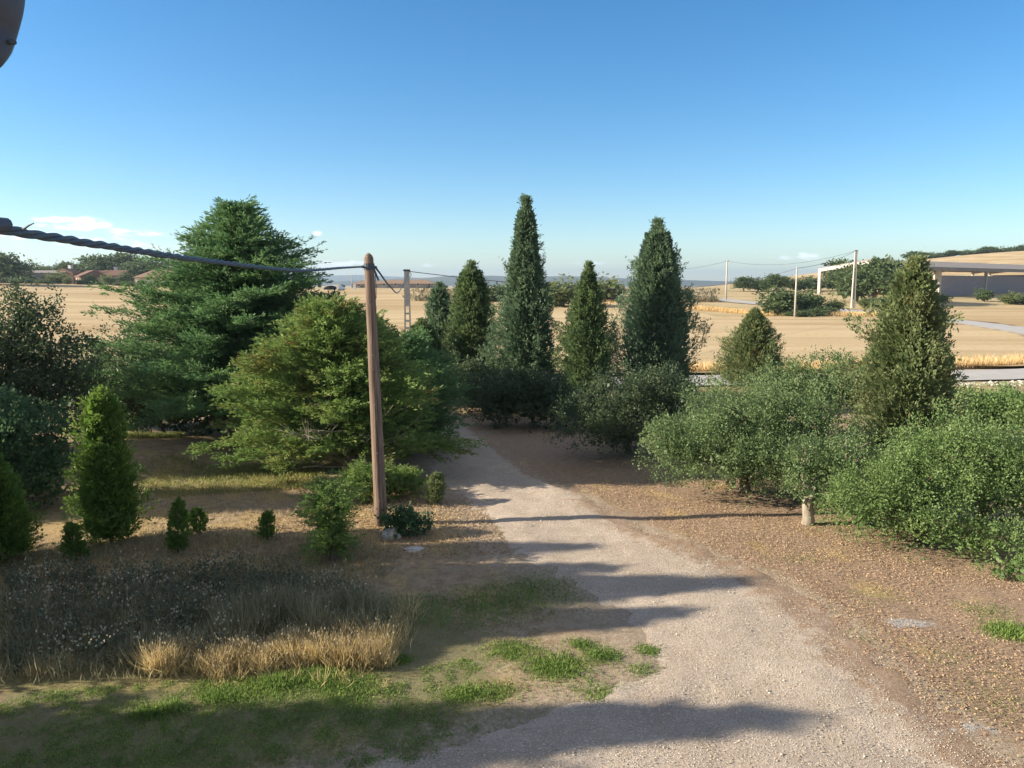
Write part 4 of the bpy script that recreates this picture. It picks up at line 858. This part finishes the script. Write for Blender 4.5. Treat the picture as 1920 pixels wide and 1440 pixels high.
for _ in range(70):
    c = gp(rng.uniform(420, 700), rng.uniform(1160, 1215)); m = rng.randint(50, 160); q = c+rng.normal(size=(m, 2))*.09
    cl_.append(np.c_[z3(q), rng.uniform(.40, .72)*rng.beta(3, 1.5, m)*1.2])
A2 = np.concatenate(cl_); blades('tall_dry_grass', A2[:, :3], A2[:, 3], .011, M['dry_weeds'], 'taller reddish brown grass rising behind the golden clumps', 'grass', .33, 31)
cl_ = []
for _ in range(60):
    c = gp(rng.uniform(250, 800), rng.uniform(1225, 1285)); m = rng.randint(6, 28); q = c+rng.normal(size=(m, 2))*.05
    cl_.append(np.c_[z3(q), rng.uniform(.08, .30)*rng.beta(3, 1.5, m)*1.2])
for _ in range(26):
    c = gp(rng.uniform(690, 780), rng.uniform(1150, 1240)); m = rng.randint(10, 40); q = c+rng.normal(size=(m, 2))*.05
    cl_.append(np.c_[z3(q), rng.uniform(.18, .42)*rng.beta(3, 1.5, m)*1.2])
A2 = np.concatenate(cl_); blades('stray_grass', A2[:, :3], A2[:, 3], .009, M['dry_grass'], 'stray dry stalks in front of and beside the golden clumps', 'grass', .5, 41)
X = rng.uniform(8, 34, 30000); Y = rng.uniform(30, 42, 30000); k_ = noise(X, Y, 0, .8, 2)+.4*rng.normal(size=30000) > .1; X = X[k_]; Y = Y[k_]
blades('verge_straw', np.c_[X, Y, Zt(X, Y)], rng.uniform(.06, .22, len(X)), .03, M['verge'], 'yellowish rough grass between the right bushes and the near road', 'grass', .6, 42)
# brown weeds field in shade
Q = region([(0, 1270), (280, 1262), (560, 1240), (735, 1210), (690, 1120), (600, 1085), (450, 1075), (0, 1100)], 36000, rng); nn_ = noise(Q[:, 0], Q[:, 1], 0, 1.5, 1)
Q = Q[rng.rand(len(Q)) < .40+.45*nn_]; Q = Q+rng.normal(size=Q.shape)*np.array((.28, .22)); Q2 = region([(0, 1100), (450, 1075), (690, 1120), (760, 1040), (600, 1010), (300, 1000), (0, 1040)], 9000, rng); blades('rough_grass', z3(Q2), rng.uniform(.05, .20, len(Q2))*(1+.4*noise(Q2[:, 0], Q2[:, 1], 0, 2)), .014, M['dry_weeds'], 'short brown grass thinning out between the saplings', 'grass', .6, 33)

blades('tall_weeds', z3(Q), rng.uniform(.07, .44, len(Q))*(1+.45*noise(Q[:, 0], Q[:, 1], 0, 1.3))*np.clip(1.5-(Q[:, 1]-10.5)*.30, .35, 1.1), .014, M['dry_weeds'], 'brown waist-high dry weeds covering the shaded left foreground', 'weeds', .38, 3)
Q = region([(0, 1270), (280, 1260), (735, 1210), (690, 1120), (450, 1070), (0, 1090)], 5200, rng)
ww = []
for q in Q[:520]:
    hh = rng.uniform(.15, .55); m = 26; t = rng.rand(m); 
    ww.append(np.c_[q[0]+rng.normal(size=m)*.10*t, q[1]+rng.normal(size=m)*.10*t, zt(*q)+hh*t])
W3 = np.concatenate(ww); blades('leafy_weeds', W3, .085, .03, M['weed_grey'], 'grey-green leafy weeds scattered through the dry weeds', 'weeds', 1.2, 4)
ww = []
for q in Q[520:640]:
    hh = rng.uniform(.35, .6); m = 10; t = rng.uniform(.6, 1, m); ww.append(np.c_[q[0]+rng.normal(size=m)*.13*t, q[1]+rng.normal(size=m)*.13*t, zt(*q)+hh*t])
W3 = np.concatenate(ww); blades('thistle_heads', W3, .05, .03, M['seed'], 'small pale thistle heads above the shaded weeds', 'weeds', .8, 5)
# green low grass and weeds in the foreground
Q = region([(-300, 1440), (60, 1300), (400, 1275), (740, 1260), (1060, 1200), (1240, 1250), (1000, 1330), (800, 1440)], 60000, rng)
gm = .6*noise(Q[:, 0], Q[:, 1], 0, 1.6, 2)+.6*noise(Q[:, 0], Q[:, 1], 0, 5.5, 1)+.4*noise(Q[:, 0], Q[:, 1], 0, 13, 3)+.25-1.1*smooth((Q[:, 0]+1.8)/2.2)
Q = Q[(gm > .05) & (rng.rand(len(Q)) < np.clip(.25+gm, 0, 1))]
blades('green_grass', z3(Q), rng.uniform(.015, .05, len(Q))*(1+.4*noise(Q[:, 0], Q[:, 1], 0, 6)), .011, M['green_grass'], 'short green grass and weeds patches in the foreground', 'grass', .8, 6)
tf = []
for px, py, r, m, h in ((520, 1282, .13, 900, .12), (600, 1268, .2, 1500, .10), (320, 1330, .10, 600, .10), (270, 1340, .09, 450, .09), (405, 1310, .10, 500, .1), (1040, 1255, .26, 2600, .07), (960, 1222, .24, 1500, .06), (1130, 1232, .16, 900, .06), (1090, 1212, .12, 600, .06), (870, 1298, .14, 900, .07), (750, 1238, .09, 500, .1), (1215, 1222, .12, 500, .05), (1200, 1258, .15, 400, .05), (1895, 1190, .2, 1500, .10), (1130, 1305, .2, 800, .05), (1850, 1150, .25, 500, .04), (1640, 1120, .3, 350, .03), (1500, 1050, .3, 300, .03), (1780, 1230, .3, 350, .03), (1840, 1290, .35, 300, .03), (1590, 1195, .3, 260, .03), (1900, 1330, .3, 300, .03), (700, 1330, .35, 900, .04), (560, 1370, .5, 1500, .04), (300, 1400, .5, 1500, .05), (830, 1345, .3, 700, .04), (120, 1380, .4, 1200, .05), (990, 1350, .25, 300, .03), (660, 1290, .25, 1400, .07), (440, 1300, .25, 1200, .07), (930, 1300, .2, 800, .06), (930, 1140, .5, 2400, .06), (1000, 1110, .5, 2600, .06), (820, 1150, .6, 2400, .06)):
    c = gp(px, py); q = c+rng.normal(size=(m, 2))*np.array((r, r*.8)); tf.append(np.c_[z3(q), h*rng.uniform(.5, 1.2, m)])
A_ = np.concatenate(tf); blades('green_tufts', A_[:, :3], A_[:, 3], .012, M['green_grass'], 'brighter green tufts dotted on the bare soil', 'grass', .7, 7)
Q = region([(250, 930), (600, 900), (830, 930), (900, 1040), (620, 1050), (40, 1040)], 9000, rng)
blades('short_dry_grass', z3(Q), rng.uniform(.03, .10, len(Q)), .014, M['dry_grass'], 'short straw coloured grass on the strip behind the saplings', 'grass', .8, 8)
Q = region([(230, 900), (330, 880), (600, 870), (620, 915), (300, 935)], 9000, rng)
blades('verge_grass', z3(Q), rng.uniform(.04, .16, len(Q)), .015, M['verge'], 'green and straw verge grass under the conifers', 'grass', .5, 9)
Q = region([(230, 842), (345, 840), (345, 828), (230, 825)], 2500, rng)
blades('bank_grass', z3(Q), rng.uniform(.08, .25, len(Q)), .02, M['verge'], 'dry grass along the bank edge at the far left', 'grass', .5, 10)
# fallen leaves
Q = region([(1920, 1500), (1800, 1370), (1650, 1260), (1560, 1160), (1440, 1085), (1290, 1020), (1180, 960), (1000, 880), (1120, 860), (1500, 930), (2000, 1000), (2300, 1500)], 70000, rng)
Q = Q+rng.normal(size=Q.shape)*.12; Q = Q[rng.rand(len(Q)) < np.clip(.55+.5*noise(Q[:, 0], Q[:, 1], 0, 1.4, 2), .12, 1)]
lv = z3(Q, .018); d = rng.normal(size=(len(Q), 3)); d[:, 2] = np.abs(d[:, 2])*.25
o = leafmesh('fallen_leaves', [cards(lv, d, rng.uniform(.016, .042, len(Q)), rng.uniform(.010, .024, len(Q)), rng, rng.rand(len(Q)))], M['litter'], None); tag(o, 'brown and tan fallen leaves covering the ground right of the driveway', 'fallen leaves', kind='stuff')
Q = region([(250, 1030), (600, 950), (700, 920), (900, 940), (960, 1040), (640, 1060)], 9000, rng); d = rng.normal(size=(len(Q), 3)); d[:, 2] = np.abs(d[:, 2])*.3
o = leafmesh('fallen_leaves', [cards(z3(Q, .012), d, rng.uniform(.03, .06, len(Q)), rng.uniform(.02, .03, len(Q)), rng, rng.rand(len(Q)))], M['litter'], None); tag(o, 'tan fallen leaves on the sunlit strip around the wooden pole', 'fallen leaves', kind='stuff')
# gravel
Q = np.c_[rng.uniform(-6, 8, 130000), 5.5+rng.rand(130000)**1.6*18]; dq = drive_d(Q[:, 0], Q[:, 1]); Q = Q[dq > -.15+.3*rng.rand(len(Q))*0]
P = z3(Q); P[:, 2] += .05*np.clip(drive_d(Q[:, 0], Q[:, 1])/.55, -1, 1)+.004
s = rng.uniform(.004, .012, len(P))*(1+1.3*(rng.rand(len(P)) < .01))
V, F = pebbles(P, np.c_[s, s*rng.uniform(.6, 1, len(P)), s*.6], rng)
tag(mesh('gravel', V, F, M['gravel'], attrs=dict(tint=np.repeat(rng.rand(len(P)), 6))), 'loose pale gravel lying on the driveway', 'gravel', kind='stuff')
# larger stones
def boulder(px, py, r, label, mat='rock', name='rock'):
    x, y = gp(px, py); rg = np.random.RandomState(int(px)); th = np.linspace(0, 2*math.pi, 13)[:-1]; ph = np.linspace(-.4, 1.5, 6); V = []; F = []
    for p in ph:
        for a in th:
            u = np.array((math.cos(a)*math.cos(p), math.sin(a)*math.cos(p), math.sin(p))); k = 1+.22*float(noise(u[0]*1.5, u[1]*1.5, u[2]*1.5, 1.3, int(px) % 5)); V.append(u*k*np.array(r))
    for i in range(5):
        for k in range(12): F.append([i*12+k, i*12+(k+1) % 12, (i+1)*12+(k+1) % 12, (i+1)*12+k])
    F.append([60+k for k in range(12)])
    o = mesh(name, V, F, M[mat]); o.location = (x, y, zt(x, y)); return tag(o, label, 'rock', 'stones on the ground')
boulder(735, 1006, (.24, .2, .24), 'pale block-like stone at the foot of the wooden pole')
boulder(778, 1030, (.20, .13, .07), 'flat pale stone in the shade right of the pole foot')
boulder(1325, 1422, (.07, .05, .025), 'small pale stone on the gravel near the bottom of the picture')
boulder(1235, 1332, (.055, .04, .02), 'small flat stone in the shaded gravel')
boulder(1812, 1418, (.07, .04, .018), 'small flat pale stone on the gravel near the bottom right')

# verge rubble right beyond the near road and grass clumps there
n = 700; X = rng.uniform(24, 40, n); Y = np.interp(X, [20, 31, 45], [43.8, 46, 50])-3.4+rng.normal(size=n)*.45; V, F = pebbles(np.c_[X, Y, Zt(X, Y)+.02], np.c_[rng.uniform(.05, .22, n), rng.uniform(.05, .15, n), rng.uniform(.03, .1, n)], rng)
tag(mesh('verge_stones', V, F, M['rock']), 'pale broken stones on the verge of the near road at the right', 'stones', kind='stuff')
n = 26000; X = rng.uniform(10, 75, n); nr = np.interp(X, [p[0] for p in NEAR_ROAD], [p[1] for p in NEAR_ROAD]); Y = nr+3.3+np.abs(rng.normal(size=n))*1.5
blades('wheat_edge', np.c_[X, Y, Zt(X, Y)], rng.uniform(.3, .75, n), .04, M['stalks'], 'standing wheat stalks along the near road edge of the field', 'wheat', .25, 11)
n = 16000; X = rng.uniform(20, 62, n); Y = np.interp(X, [25, 40, 62], [165, 126, 117])+rng.normal(size=n)*1.6
blades('field_edge_grass', np.c_[X, Y, Zt(X, Y)], rng.uniform(.4, 1.0, n), .09, M['stalks'], 'tall pale grass along the far edge of the wheat field', 'grass', .25, 12)

# ------------------------------------------------------------------ haze
hm = bpy.data.materials.new('haze'); hm.use_nodes = True; t = NT(hm.node_tree); hm.node_tree.nodes.clear()
vol = t.n('ShaderNodeVolumePrincipled', {'Color': (.62, .80, 1.0, 1), 'Density': .00018, 'Anisotropy': .3})
t.link(vol.outputs[0], t.n('ShaderNodeOutputMaterial').inputs['Volume'])
m = MB(); m.box((0, 4000, 60), (20400, 10400, 160)); o = m.build('haze', hm); tag(o, 'thin bluish summer haze over the whole countryside', 'haze', kind='stuff')
